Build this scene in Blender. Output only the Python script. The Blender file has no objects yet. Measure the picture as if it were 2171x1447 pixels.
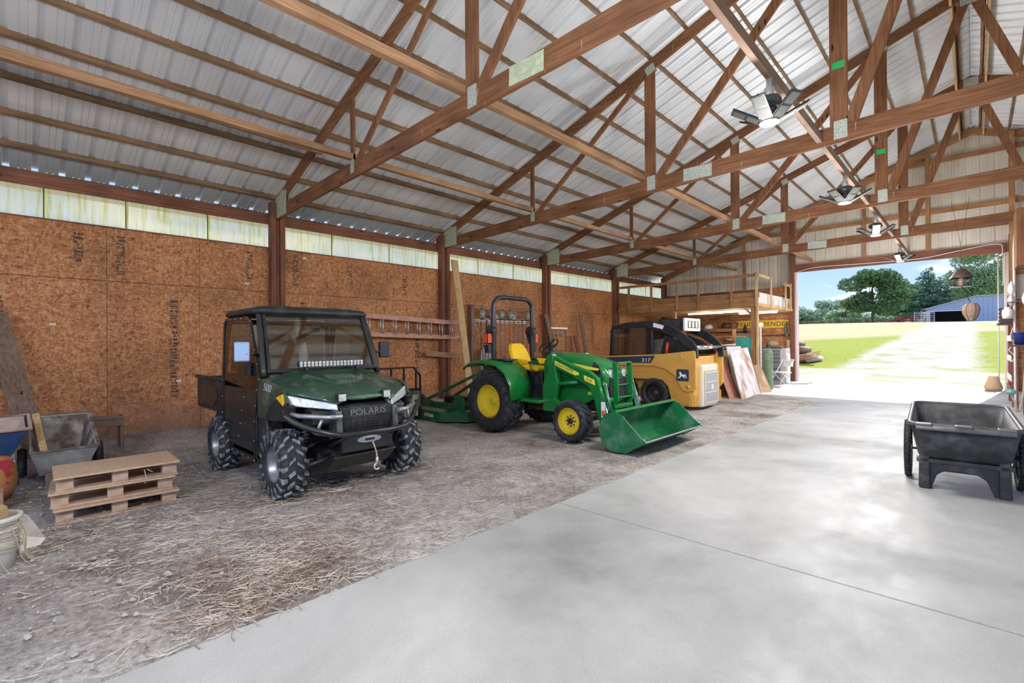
import bpy, bmesh, math, random
from mathutils import Vector, Matrix, noise
PI = math.pi
R = math.radians
C = bpy.context.scene.collection
scene = bpy.context.scene

# ------------------------------------------------------------------ camera
cd = bpy.data.cameras.new('camera')
cam = bpy.data.objects.new('camera', cd)
C.objects.link(cam)
yaw, pitch, roll = 0.7669, 0.0030, -0.0078
f0 = Vector((-math.sin(yaw), math.cos(yaw), 0)); r0 = Vector((math.cos(yaw), math.sin(yaw), 0)); z0 = Vector((0, 0, 1))
fw = f0*math.cos(pitch) + z0*math.sin(pitch); up0 = z0*math.cos(pitch) - f0*math.sin(pitch)
rt = r0*math.cos(roll) + up0*math.sin(roll); up = up0*math.cos(roll) - r0*math.sin(roll)
cam.matrix_world = Matrix.Translation((0, 0, 1.4687)) @ Matrix((rt, up, -fw)).transposed().to_4x4()
cd.sensor_width = 36; cd.lens = 36*1015.3/2171; cd.clip_start = .05; cd.clip_end = 2000
scene.camera = cam

# ------------------------------------------------------------------ sky, sun, exposure
vs = scene.view_settings
vs.view_transform = 'Standard'; vs.look = 'None'; vs.gamma = 1; vs.use_curve_mapping = False
vs.exposure = 0.36
try:
    scene.cycles.max_bounces = 10; scene.cycles.diffuse_bounces = 6; scene.cycles.glossy_bounces = 3
    scene.cycles.transmission_bounces = 6; scene.cycles.transparent_max_bounces = 8
    scene.cycles.sample_clamp_indirect = 6; scene.cycles.use_denoising = True
    scene.cycles.caustics_reflective = False; scene.cycles.caustics_refractive = False
except Exception: pass
W = bpy.data.worlds.new('world'); scene.world = W; W.use_nodes = True
nt = W.node_tree; nt.nodes.clear()
def nd(t, typ, **kw):
    n = t.nodes.new(typ)
    for k, v in kw.items():
        if k == 'ins':
            for a, b in v.items(): n.inputs[a].default_value = b
        else: setattr(n, k, v)
    return n
def ramp(t, stops, interp='LINEAR'):
    n = t.nodes.new('ShaderNodeValToRGB'); cr = n.color_ramp; cr.interpolation = interp
    while len(cr.elements) < len(stops): cr.elements.new(.5)
    for e, (p_, c_) in zip(cr.elements, stops):
        e.position = p_; e.color = (c_[0], c_[1], c_[2], 1) if hasattr(c_, '__len__') else (c_, c_, c_, 1)
    return n
tc = nd(nt, 'ShaderNodeTexCoord'); sx = nd(nt, 'ShaderNodeSeparateXYZ')
nt.links.new(tc.outputs['Generated'], sx.inputs[0])
gr = ramp(nt, [(0, (.4, .52, .82)), (.12, (.27, .39, .8)), (.5, (.14, .24, .6)), (1, (.1, .18, .5))])
nt.links.new(sx.outputs['Z'], gr.inputs[0])
mp = nd(nt, 'ShaderNodeMapping'); mp.inputs['Scale'].default_value = (1, 1, 3.2)
nt.links.new(tc.outputs['Generated'], mp.inputs[0])
nz = nd(nt, 'ShaderNodeTexNoise', ins={'Scale': 4.3, 'Detail': 7, 'Roughness': .55})
nt.links.new(mp.outputs[0], nz.inputs[0])
cr_ = ramp(nt, [(.5, 0.), (.66, 1.)])
nt.links.new(nz.outputs[0], cr_.inputs[0])
mx = nd(nt, 'ShaderNodeMixRGB'); mx.inputs[2].default_value = (.8, .76, .82, 1)
nt.links.new(cr_.outputs[0], mx.inputs[0]); nt.links.new(gr.outputs[0], mx.inputs[1])
bg = nd(nt, 'ShaderNodeBackground'); bg.inputs[1].default_value = 1.6
nt.links.new(mx.outputs[0], bg.inputs[0])
wo = nd(nt, 'ShaderNodeOutputWorld'); nt.links.new(bg.outputs[0], wo.inputs[0])

sl = bpy.data.lights.new('sun', 'SUN'); sl.energy = 6.5; sl.angle = R(1.2); sl.color = (1, .95, .86)
sun = bpy.data.objects.new('sun', sl); C.objects.link(sun)
sun.rotation_euler = Vector((.13, 1, .72)).to_track_quat('Z', 'Y').to_euler(); sun.location = (5, 40, 30)

# ------------------------------------------------------------------ materials
MATS = {}
def newmat(name):
    m = bpy.data.materials.new(name); m.use_nodes = True; t = m.node_tree
    b = next(n for n in t.nodes if n.type == 'BSDF_PRINCIPLED')
    MATS[name] = m
    return m, t, b
def coord(t, scale=(1, 1, 1), kind='Object'):
    c = nd(t, 'ShaderNodeTexCoord'); m_ = nd(t, 'ShaderNodeMapping'); m_.inputs['Scale'].default_value = scale
    t.links.new(c.outputs[kind], m_.inputs[0]); return m_.outputs[0]
def bump(t, b, sock, strength, dist=.01):
    n = nd(t, 'ShaderNodeBump', ins={'Strength': strength, 'Distance': dist})
    t.links.new(sock, n.inputs['Height']); t.links.new(n.outputs[0], b.inputs['Normal'])
def mat(name, col, rough=.5, metal=0., col2=None, scale=6, bmp=0., lo=.35, hi=.7, stretch=(1, 1, 1), detail=5, spec=.5, coat=0):
    """colour, with an optional second colour mixed in by noise (wear, dust)"""
    m, t, b = newmat(name)
    b.inputs['Base Color'].default_value = (*col, 1); b.inputs['Roughness'].default_value = rough
    b.inputs['Metallic'].default_value = metal; b.inputs['Specular IOR Level'].default_value = spec
    if coat: b.inputs['Coat Weight'].default_value = coat; b.inputs['Coat Roughness'].default_value = .08
    if col2 is not None or bmp:
        v = coord(t, stretch); n = nd(t, 'ShaderNodeTexNoise', ins={'Scale': scale, 'Detail': detail, 'Roughness': .6})
        t.links.new(v, n.inputs[0])
        if col2 is not None:
            r_ = ramp(t, [(lo, col), (hi, col2)]); t.links.new(n.outputs[0], r_.inputs[0])
            t.links.new(r_.outputs[0], b.inputs['Base Color'])
        if bmp: bump(t, b, n.outputs[0], bmp)
    return m
def wood(name, c1, c2, axis, rough=.75, knots=True, streak=None):
    m, t, b = newmat(name); b.inputs['Roughness'].default_value = rough; b.inputs['Specular IOR Level'].default_value = .25
    s = [22, 22, 22]; s['xyz'.index(axis)] = 1.1
    v = coord(t, tuple(s)); n = nd(t, 'ShaderNodeTexNoise', ins={'Scale': 1.6, 'Detail': 6, 'Roughness': .65, 'Distortion': .5})
    t.links.new(v, n.inputs[0])
    r_ = ramp(t, [(.3, c1), (.5, tuple((a+b_)/2 for a, b_ in zip(c1, c2))), (.72, c2)]); t.links.new(n.outputs[0], r_.inputs[0])
    v2 = coord(t, (1, 1, 1)); n2 = nd(t, 'ShaderNodeTexNoise', ins={'Scale': 1.3, 'Detail': 3}); t.links.new(v2, n2.inputs[0])
    r2 = ramp(t, [(.3, .68), (.7, 1.15)]); t.links.new(n2.outputs[0], r2.inputs[0])
    mu = nd(t, 'ShaderNodeMixRGB', blend_type='MULTIPLY'); mu.inputs[0].default_value = 1
    t.links.new(r_.outputs[0], mu.inputs[1]); t.links.new(r2.outputs[0], mu.inputs[2])
    out = mu.outputs[0]
    if knots:
        v3 = coord(t, (5, 5, 1.4) if axis == 'z' else (1.4, 5, 5) if axis == 'x' else (5, 1.4, 5))
        k = nd(t, 'ShaderNodeTexVoronoi', ins={'Scale': 1.1}); t.links.new(v3, k.inputs[0])
        r3 = ramp(t, [(.05, 1.), (.11, 0.)]); t.links.new(k.outputs['Distance'], r3.inputs[0])
        m3 = nd(t, 'ShaderNodeMixRGB'); m3.inputs[2].default_value = (c1[0]*.35, c1[1]*.3, c1[2]*.3, 1)
        t.links.new(r3.outputs[0], m3.inputs[0]); t.links.new(out, m3.inputs[1]); out = m3.outputs[0]
    if streak:   # pale drip marks running down the face
        v4 = coord(t, (26, 26, 2.2)); n4 = nd(t, 'ShaderNodeTexNoise', ins={'Scale': 1.2, 'Detail': 2}); t.links.new(v4, n4.inputs[0])
        r4 = ramp(t, [(.73, 0.), (.77, .55)]); t.links.new(n4.outputs[0], r4.inputs[0])
        m4 = nd(t, 'ShaderNodeMixRGB'); m4.inputs[2].default_value = (*streak, 1)
        t.links.new(r4.outputs[0], m4.inputs[0]); t.links.new(out, m4.inputs[1]); out = m4.outputs[0]
    t.links.new(out, b.inputs['Base Color']); bump(t, b, n.outputs[0], .25, .004)
    return m
T1c, T2c = (.15, .062, .03), (.35, .165, .08)
for a in 'xyz':
    wood('truss_wood_'+a, T1c, T2c, a, streak=(.62, .47, .3) if a == 'x' else None)
    wood('red_wood_'+a, (.16, .06, .038), (.34, .145, .088), a)
    wood('fresh_wood_'+a, (.5, .3, .12), (.78, .56, .3), a, .7)
    wood('old_wood_'+a, (.13, .09, .065), (.36, .25, .17), a)
    wood('loft_wood_'+a, (.28, .13, .055), (.55, .3, .14), a)
wood('purlin_wood', (.16, .095, .052), (.42, .26, .15), 'y', knots=False)
wood('brace_wood', (.3, .16, .085), (.55, .33, .19), 'y')
wood('lamp_brace_wood', (.26, .16, .12), (.5, .34, .26), 'y')
wood('plywood_face', (.45, .27, .14), (.68, .46, .28), 'y', .6, knots=False)
def osb():
    m, t, b = newmat('osb_board'); b.inputs['Roughness'].default_value = .55; b.inputs['Specular IOR Level'].default_value = .35
    v = coord(t, (1, 1, 1)); outs = []
    w1 = nd(t, 'ShaderNodeTexNoise', ins={'Scale': 3., 'Detail': 3}); t.links.new(v, w1.inputs[0])
    for i, (sc_, rot) in enumerate([((6, 22, 52), .5), ((6, 48, 20), -.7)]):
        mm = nd(t, 'ShaderNodeMapping'); mm.inputs['Scale'].default_value = sc_; mm.inputs['Rotation'].default_value = (rot, 0, 0)
        ad = nd(t, 'ShaderNodeMixRGB', blend_type='ADD'); ad.inputs[0].default_value = .14
        t.links.new(v, ad.inputs[1]); t.links.new(w1.outputs[1], ad.inputs[2]); t.links.new(ad.outputs[0], mm.inputs[0])
        vo = nd(t, 'ShaderNodeTexVoronoi', ins={'Scale': 1., 'Randomness': 1.}); t.links.new(mm.outputs[0], vo.inputs[0])
        outs.append(vo.outputs['Color'])
    bw = nd(t, 'ShaderNodeMixRGB'); bw.inputs[0].default_value = .5
    t.links.new(outs[0], bw.inputs[1]); t.links.new(outs[1], bw.inputs[2])
    g = nd(t, 'ShaderNodeRGBToBW'); t.links.new(bw.outputs[0], g.inputs[0])
    r_ = ramp(t, [(.16, (.22, .075, .027)), (.36, (.42, .16, .055)), (.54, (.53, .22, .078)), (.78, (.66, .34, .15))])
    t.links.new(g.outputs[0], r_.inputs[0])
    n = nd(t, 'ShaderNodeTexNoise', ins={'Scale': .9, 'Detail': 5, 'Roughness': .6}); t.links.new(v, n.inputs[0])
    r2 = ramp(t, [(.3, .62), (.5, .95), (.7, 1.12)]); t.links.new(n.outputs[0], r2.inputs[0])
    mu = nd(t, 'ShaderNodeMixRGB', blend_type='MULTIPLY'); mu.inputs[0].default_value = 1
    t.links.new(r_.outputs[0], mu.inputs[1]); t.links.new(r2.outputs[0], mu.inputs[2])
    # dust splashed up from the dirt, fading out a metre above it (geometry height, stays put)
    ge = nd(t, 'ShaderNodeNewGeometry'); s_ = nd(t, 'ShaderNodeSeparateXYZ'); t.links.new(ge.outputs['Position'], s_.inputs[0])
    ma = nd(t, 'ShaderNodeMath', operation='MULTIPLY_ADD'); ma.inputs[1].default_value = .8; ma.inputs[2].default_value = 0
    t.links.new(n.outputs[0], ma.inputs[0])
    sb = nd(t, 'ShaderNodeMath', operation='ADD'); t.links.new(s_.outputs[2], sb.inputs[0]); t.links.new(ma.outputs[0], sb.inputs[1])
    r5 = ramp(t, [(.3, .75), (1., 0.)]); t.links.new(sb.outputs[0], r5.inputs[0])
    m5 = nd(t, 'ShaderNodeMixRGB'); m5.inputs[2].default_value = (.3, .17, .12, 1)
    t.links.new(r5.outputs[0], m5.inputs[0]); t.links.new(mu.outputs[0], m5.inputs[1])
    t.links.new(m5.outputs[0], b.inputs['Base Color']); bump(t, b, g.outputs[0], .2, .004)
osb()
def metals():
    mat('roof_metal', (.8, .84, .9), .42, .25, (.92, .95, .99), .9, 0, .3, .7, detail=2)
    mat('cream_steel', (.62, .56, .47), .55, 0, (.76, .71, .62), 2.5, 0, .3, .7, (1, 1, .4))
    mat('galv_plate', (.38, .42, .38), .5, .25, (.6, .66, .58), 60, .6, .4, .6)
    mat('green_plate', (.42, .5, .33), .5, .15, (.62, .7, .5), 18, .3, .35, .65)
    m, t, b = newmat('translucent_panel')
    t.nodes.remove(b); out = next(n for n in t.nodes if n.type == 'OUTPUT_MATERIAL')
    v = coord(t, (1, 9, .8)); n = nd(t, 'ShaderNodeTexNoise', ins={'Scale': 2.2, 'Detail': 6}); t.links.new(v, n.inputs[0])
    r_ = ramp(t, [(.3, (.74, .72, .28)), (.48, (.98, .96, .6)), (.65, (1, 1, .8))]); t.links.new(n.outputs[0], r_.inputs[0])
    tr = nd(t, 'ShaderNodeBsdfTranslucent'); df = nd(t, 'ShaderNodeBsdfDiffuse'); ms = nd(t, 'ShaderNodeMixShader'); ms.inputs[0].default_value = .06
    t.links.new(r_.outputs[0], tr.inputs[0]); t.links.new(r_.outputs[0], df.inputs[0])
    t.links.new(tr.outputs[0], ms.inputs[1]); t.links.new(df.outputs[0], ms.inputs[2])
    tp = nd(t, 'ShaderNodeBsdfTransparent'); t.links.new(r_.outputs[0], tp.inputs[0]); m2 = nd(t, 'ShaderNodeMixShader'); m2.inputs[0].default_value = .2
    t.links.new(ms.outputs[0], m2.inputs[1]); t.links.new(tp.outputs[0], m2.inputs[2]); t.links.new(m2.outputs[0], out.inputs[0])
metals()
def concrete():
    m, t, b = newmat('concrete'); v = coord(t, (1, 1, 1))
    n = nd(t, 'ShaderNodeTexNoise', ins={'Scale': .55, 'Detail': 8, 'Roughness': .62, 'Distortion': .3}); t.links.new(v, n.inputs[0])
    r_ = ramp(t, [(.28, (.19, .19, .185)), (.43, (.32, .32, .31)), (.56, (.41, .41, .4)), (.7, (.5, .5, .49))]); t.links.new(n.outputs[0], r_.inputs[0])
    n2 = nd(t, 'ShaderNodeTexNoise', ins={'Scale': 120, 'Detail': 3}); t.links.new(v, n2.inputs[0])
    r2 = ramp(t, [(.3, .86), (.5, 1.), (.7, 1.06)]); t.links.new(n2.outputs[0], r2.inputs[0])
    mu = nd(t, 'ShaderNodeMixRGB', blend_type='MULTIPLY'); mu.inputs[0].default_value = 1
    t.links.new(r_.outputs[0], mu.inputs[1]); t.links.new(r2.outputs[0], mu.inputs[2])
    v3 = coord(t, (1, .35, 1)); n3 = nd(t, 'ShaderNodeTexNoise', ins={'Scale': 9, 'Detail': 7, 'Roughness': .75}); t.links.new(v3, n3.inputs[0])
    r3 = ramp(t, [(.66, 0.), (.74, .55)]); t.links.new(n3.outputs[0], r3.inputs[0])
    m3 = nd(t, 'ShaderNodeMixRGB'); m3.inputs[2].default_value = (.2, .195, .18, 1)
    t.links.new(r3.outputs[0], m3.inputs[0]); t.links.new(mu.outputs[0], m3.inputs[1]); t.links.new(m3.outputs[0], b.inputs['Base Color'])
    v4 = coord(t, (1, .5, 1)); n4 = nd(t, 'ShaderNodeTexNoise', ins={'Scale': 1.1, 'Detail': 9, 'Roughness': .7}); t.links.new(v4, n4.inputs[0])
    r4 = ramp(t, [(.38, .7), (.6, .42)]); t.links.new(n4.outputs[0], r4.inputs[0]); t.links.new(r4.outputs[0], b.inputs['Roughness'])
    bump(t, b, n3.outputs[0], .12, .01)
concrete()
def dirt():
    m, t, b = newmat('barn_dirt'); b.inputs['Roughness'].default_value = .95; b.inputs['Specular IOR Level'].default_value = .1
    v = coord(t, (1, 1, 1))
    n = nd(t, 'ShaderNodeTexNoise', ins={'Scale': .8, 'Detail': 9, 'Roughness': .68}); t.links.new(v, n.inputs[0])
    r_ = ramp(t, [(.3, (.19, .15, .125)), (.42, (.36, .32, .285)), (.52, (.53, .495, .46)), (.66, (.68, .645, .61))]); t.links.new(n.outputs[0], r_.inputs[0])
    n2 = nd(t, 'ShaderNodeTexNoise', ins={'Scale': 26, 'Detail': 7, 'Roughness': .8}); t.links.new(v, n2.inputs[0])
    r2 = ramp(t, [(.36, .45), (.5, .95), (.66, 1.3)]); t.links.new(n2.outputs[0], r2.inputs[0])
    mu = nd(t, 'ShaderNodeMixRGB', blend_type='MULTIPLY'); mu.inputs[0].default_value = 1
    t.links.new(r_.outputs[0], mu.inputs[1]); t.links.new(r2.outputs[0], mu.inputs[2])
    n3 = nd(t, 'ShaderNodeTexNoise', ins={'Scale': 1.9, 'Detail': 6, 'Roughness': .7}); t.links.new(v, n3.inputs[0])
    r3 = ramp(t, [(.57, 0.), (.72, .5)]); t.links.new(n3.outputs[0], r3.inputs[0])
    m3 = nd(t, 'ShaderNodeMixRGB'); m3.inputs[2].default_value = (.24, .125, .09, 1)
    t.links.new(r3.outputs[0], m3.inputs[0]); t.links.new(mu.outputs[0], m3.inputs[1]); t.links.new(m3.outputs[0], b.inputs['Base Color'])
    bump(t, b, n2.outputs[0], .9, .03)
dirt()
# painted and plastic surfaces
mat('tractor_green', (.006, .17, .03), .28, 0, (.02, .2, .06), 2.5, 0, .45, .8, coat=.3)
mat('tractor_yellow', (.8, .62, .02), .35, 0, (.72, .55, .05), 5)
mat('seat_yellow', (.85, .55, .01), .5)
mat('bucket_green', (.012, .15, .05), .38, 0, (.16, .32, .22), 3.5, .05, .5, .8)
mat('mower_green', (.008, .11, .03), .45, 0, (.12, .17, .1), 4, 0, .5, .75)
mat('dusty_deck', (.24, .2, .13), .85, 0, (.38, .33, .24), 7)
mat('tire_rubber', (.012, .014, .017), .68, 0, (.045, .047, .05), 14, .25, .4, .7)
mat('tire_lug', (.06, .065, .07), .6, 0, (.34, .37, .38), 14, .15, .42, .62)
mat('black_plastic', (.012, .013, .014), .5, 0, (.07, .075, .075), 4.5, .05, .5, .78)
mat('black_paint', (.01, .011, .012), .3, 0, (.03, .03, .03), 6)
mat('utv_green', (.014, .052, .026), .3, 0, (.17, .19, .15), 4.2, 0, .5, .82, coat=.4)
mat('grey_steel', (.3, .31, .33), .38, .7, (.42, .43, .45), 12)
mat('dark_steel', (.05, .055, .06), .45, .5, (.16, .16, .16), 10)
mat('chrome', (.75, .76, .78), .18, 1.)
mat('lens', (.42, .46, .46), .12, .2, (.7, .72, .72), 30, .4)
mat('amber', (.85, .5, .02), .3); mat('red_lens', (.75, .09, .02), .3)
mat('white_paint', (.8, .8, .78), .45); mat('decal_yellow', (.85, .78, .08), .4); mat('decal_white', (.85, .86, .84), .4)
mat('deere_yellow', (.66, .36, .075), .42, 0, (.5, .27, .06), 3, 0, .5, .8)
mat('cream_paint', (.72, .66, .52), .5); mat('navy', (.03, .045, .07), .4)
mat('grille_grey', (.38, .4, .4), .5, .3)
mat('cart_plastic', (.022, .023, .025), .55, 0, (.1, .1, .102), 7, .12, .45, .75, detail=9)
mat('cart_rim', (.04, .039, .042), .45, 0, (.12, .115, .12), 6)
mat('spring_rust', (.1, .05, .03), .8)
mat('aluminium', (.62, .55, .5), .4, .6)
mat('zinc_tub', (.3, .31, .29), .65, .2, (.52, .53, .5), 9, .2)
mat('rusty_tub', (.16, .12, .09), .8, .1, (.42, .4, .36), 4.5, .2, .45, .62)
mat('blue_plastic', (.02, .08, .22), .5, 0, (.09, .13, .2), 5)
mat('tan_plastic', (.5, .36, .26), .7, 0, (.65, .5, .4), 6)
mat('bucket_white', (.6, .62, .58), .5, 0, (.42, .4, .32), 5)
mat('teal', (.03, .36, .31), .5, 0, (.06, .42, .36), 5); mat('tool_grey', (.2, .22, .24), .45, .2); mat('silver_grey', (.55, .56, .58), .4, .3)
mat('gas_green', (.1, .2, .1), .5, 0, (.3, .35, .24), 5); mat('sign_yellow', (.85, .52, .02), .5); mat('sign_ink', (.08, .06, .03), .7)
mat('stain_ink', (.07, .05, .045), .9)
mat('paper_white', (.8, .78, .74), .8, 0, (.66, .6, .5), 8); mat('terracotta', (.62, .4, .26), .8)
mat('cardboard', (.42, .28, .16), .85); mat('rope', (.5, .42, .3), .9); mat('cable_white', (.75, .72, .68), .6)
mat('copper_brown', (.11, .06, .045), .6, .2); mat('wicker', (.3, .2, .14), .8, 0, (.45, .32, .24), 30, .3)
mat('straw', (.42, .33, .25), .9, 0, (.74, .66, .56), 3, 0); mat('stone', (.36, .32, .29), .85, 0, (.52, .48, .45), 14)
mat('bag_red', (.36, .02, .03), .6); mat('bag_orange', (.5, .18, .06), .7, 0, (.42, .2, .1), 5); mat('dark_red', (.25, .03, .02), .6)
mat('blue_plant_pot', (.015, .03, .16), .4); mat('turquoise', (.12, .4, .36), .5); mat('box_brown', (.06, .035, .03), .6)
mat('mesh_black', (.008, .008, .008), .5)
mat('pallet_wood', (.42, .29, .19), .85, 0, (.6, .45, .33), 10, .15)
mat('osb_top', (.5, .33, .2), .7, 0, (.62, .45, .3), 28)
mat('painted_board', (.5, .3, .2), .7, 0, (.82, .78, .76), 3.4, 0, .36, .52, (1, 1, .5))
def glassy(name, col, alpha, rough=.05):
    m, t, b = newmat(name); t.nodes.remove(b); out = next(n for n in t.nodes if n.type == 'OUTPUT_MATERIAL')
    tp = nd(t, 'ShaderNodeBsdfTransparent'); tp.inputs[0].default_value = (*col, 1)
    gl = nd(t, 'ShaderNodeBsdfGlossy'); gl.inputs['Roughness'].default_value = rough
    fr = nd(t, 'ShaderNodeFresnel'); fr.inputs[0].default_value = 1.5
    ad = nd(t, 'ShaderNodeMath', operation='ADD'); ad.inputs[1].default_value = alpha; ad.use_clamp = True; t.links.new(fr.outputs[0], ad.inputs[0])
    ms = nd(t, 'ShaderNodeMixShader'); t.links.new(ad.outputs[0], ms.inputs[0]); t.links.new(tp.outputs[0], ms.inputs[1]); t.links.new(gl.outputs[0], ms.inputs[2])
    t.links.new(ms.outputs[0], out.inputs[0])
glassy('windshield_glass', (.78, .77, .75), .1); glassy('smoked_glass', (.42, .4, .39), .05); glassy('cab_glass', (.6, .68, .62), .16)
def emit(name, col, s):
    m, t, b = newmat(name); b.inputs['Base Color'].default_value = (*col, 1)
    b.inputs['Emission Color'].default_value = (*col, 1); b.inputs['Emission Strength'].default_value = s
emit('led_white', (1, .98, .94), 1.4)
mat('led_panel', (.035, .037, .034), .5)

# ------------------------------------------------------------------ mesh helpers
class MB:
    """collects shapes for ONE mesh object"""
    def __init__(s): s.v = []; s.f = []; s.m = []; s.sm = []
    def add(s, vs, fs, mi=0, smooth=False):
        o = len(s.v); s.v += [tuple(q) for q in vs]; s.f += [tuple(i+o for i in q) for q in fs]
        s.m += [mi]*len(fs); s.sm += [smooth]*len(fs); return s
    def box(s, x0, x1, y0, y1, z0, z1, mi=0):
        v = [(x, y, z) for x in (x0, x1) for y in (y0, y1) for z in (z0, z1)]
        return s.add(v, [(0, 1, 3, 2), (4, 6, 7, 5), (0, 4, 5, 1), (2, 3, 7, 6), (0, 2, 6, 4), (1, 5, 7, 3)], mi)
    def bar(s, p, q, w, h, up=(0, 0, 1), mi=0):
        p, q = Vector(p), Vector(q); d = (q-p).normalized(); u = Vector(up)
        a = d.cross(u); a = a.normalized() if a.length > 1e-5 else Vector((1, 0, 0)); b = a.cross(d).normalized()
        v = [e + a*sx*w/2 + b*sy*h/2 for e in (p, q) for sx in (-1, 1) for sy in (-1, 1)]
        return s.add(v, [(0, 1, 3, 2), (4, 6, 7, 5), (0, 4, 5, 1), (2, 3, 7, 6), (0, 2, 6, 4), (1, 5, 7, 3)], mi)
    def tube(s, pts, r, n=8, mi=0, cap=True, smooth=True):
        pts = [Vector(p) for p in pts]; rs = r if hasattr(r, '__len__') else [r]*len(pts)
        rings = []; prev = None
        for i, p in enumerate(pts):
            d = (pts[min(i+1, len(pts)-1)] - pts[max(i-1, 0)]).normalized()
            if prev is None: a = d.cross(Vector((0, 0, 1))); a = a if a.length > 1e-3 else d.cross(Vector((1, 0, 0)))
            else: a = prev - d*prev.dot(d)
            a.normalize(); prev = a; b = d.cross(a)
            rings.append([p + (a*math.cos(2*PI*k/n) + b*math.sin(2*PI*k/n))*rs[i] for k in range(n)])
        v = [q for g in rings for q in g]
        f = [(i*n+k, i*n+(k+1) % n, (i+1)*n+(k+1) % n, (i+1)*n+k) for i in range(len(pts)-1) for k in range(n)]
        s.add(v, f, mi, smooth)
        if cap:
            s.add(rings[0], [tuple(reversed(range(n)))], mi); s.add(rings[-1], [tuple(range(n))], mi)
        return s
    def lathe(s, prof, c=(0, 0, 0), axis='z', n=32, mi=0, smooth=True):
        """prof: list of (r, h) along axis"""
        v = []
        for r, h in prof:
            for k in range(n):
                a = 2*PI*k/n; x, y = r*math.cos(a), r*math.sin(a)
                q = (x, y, h) if axis == 'z' else (x, h, y) if axis == 'y' else (h, x, y)
                v.append((q[0]+c[0], q[1]+c[1], q[2]+c[2]))
        f = [(i*n+k, i*n+(k+1) % n, (i+1)*n+(k+1) % n, (i+1)*n+k) for i in range(len(prof)-1) for k in range(n)]
        return s.add(v, f, mi, smooth)
    def prism(s, poly, d0, d1, plane='xz', mi=0):
        """poly of 2D points extruded along the third axis from d0 to d1"""
        def P(a, b, d): return (a, d, b) if plane == 'xz' else (a, b, d) if plane == 'xy' else (d, a, b)
        n = len(poly); v = [P(a, b, d0) for a, b in poly] + [P(a, b, d1) for a, b in poly]
        f = [tuple(range(n)), tuple(reversed(range(n, 2*n)))] + [(k, k+n, (k+1) % n+n, (k+1) % n) for k in range(n)]
        return s.add(v, f, mi)
    def loft(s, secs, mi=0, smooth=True, closed=True, cap=True):
        n = len(secs[0]); v = [q for g in secs for q in g]; m_ = n if closed else n-1
        f = [(i*n+k, i*n+(k+1) % n, (i+1)*n+(k+1) % n, (i+1)*n+k) for i in range(len(secs)-1) for k in range(m_)]
        s.add(v, f, mi, smooth)
        if cap and closed: s.add(secs[0], [tuple(reversed(range(n)))], mi); s.add(secs[-1], [tuple(range(n))], mi)
        return s
    def xf(s, M, start=0):
        s.v[start:] = [tuple(M @ Vector(q)) for q in s.v[start:]]; return s
    def build(s, name, m, parent=None, bevel=0, seg=2, loc=None, solid=0, sub=0, auto=True):
        me = bpy.data.meshes.new(name); me.from_pydata(s.v, [], s.f)
        ms = m if isinstance(m, (list, tuple)) else [m]
        for x in ms: me.materials.append(MATS[x])
        me.polygons.foreach_set('material_index', s.m); me.polygons.foreach_set('use_smooth', s.sm)
        bm = bmesh.new(); bm.from_mesh(me)
        if s.sm and any(s.sm) or bevel or sub: bmesh.ops.remove_doubles(bm, verts=bm.verts, dist=1e-5)
        bmesh.ops.recalc_face_normals(bm, faces=bm.faces); bm.to_mesh(me); bm.free()
        o = bpy.data.objects.new(name, me); C.objects.link(o)
        if parent: o.parent = parent
        if loc: o.location = loc
        if solid: q = o.modifiers.new('solid', 'SOLIDIFY'); q.thickness = solid; q.offset = 0
        if bevel:
            q = o.modifiers.new('bevel', 'BEVEL'); q.width = bevel; q.segments = seg; q.limit_method = 'ANGLE'; q.angle_limit = R(35)
        if sub: q = o.modifiers.new('sub', 'SUBSURF'); q.levels = sub; q.render_levels = sub
        return o
def tag(o, label=None, cat=None, group=None, kind=None):
    if label: o['label'] = label
    if cat: o['category'] = cat
    if group: o['group'] = group
    if kind: o['kind'] = kind
    return o
def thing(name, label, cat, loc=(0, 0, 0), rz=0, group=None):
    o = bpy.data.objects.new(name, None); C.objects.link(o); o.location = loc; o.rotation_euler = (0, 0, rz); o.empty_display_size = .2
    return tag(o, label, cat, group)
def dup(root, loc=None, rz=None, label=None):
    def cp(o, par):
        c = o.copy(); C.objects.link(c); c.parent = par
        for ch in list(o.children): cp(ch, c)
        return c
    r = cp(root, None)
    if loc is not None: r.location = loc
    if rz is not None: r.rotation_euler = (0, 0, rz)
    if label: r['label'] = label
    return r
def text(name, s, size, loc, rot, m, parent=None, ext=.002, scale=(1, 1, 1), shear=0, space=1.):
    c = bpy.data.curves.new(name, 'FONT'); c.body = s; c.size = size; c.extrude = ext; c.align_x = 'CENTER'; c.align_y = 'CENTER'; c.shear = shear
    c.space_character = space; c.materials.append(MATS[m]); c.offset = 0.0
    tmp = bpy.data.objects.new(name, c); me = bpy.data.meshes.new_from_object(tmp); bpy.data.objects.remove(tmp)
    o = bpy.data.objects.new(name, me); C.objects.link(o); o.location = loc; o.rotation_euler = rot; o.scale = scale
    if parent: o.parent = parent
    return o
def arc(cx, cy, r, a0, a1, n=8): return [(cx+r*math.cos(R(a0+(a1-a0)*k/n)), cy+r*math.sin(R(a0+(a1-a0)*k/n))) for k in range(n+1)]
def smooth_path(pts, n=6):
    pts = [Vector(p) for p in pts]; out = []
    for i in range(len(pts)-1):
        p0, p1, p2, p3 = pts[max(i-1, 0)], pts[i], pts[i+1], pts[min(i+2, len(pts)-1)]
        for k in range(n):
            t = k/n; out.append(.5*((2*p1)+(-p0+p2)*t+(2*p0-5*p1+4*p2-p3)*t*t+(-p0+3*p1-3*p2+p3)*t**3))
    return out+[pts[-1]]
mat('tag_green', (.02, .5, .12), .5)
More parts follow.
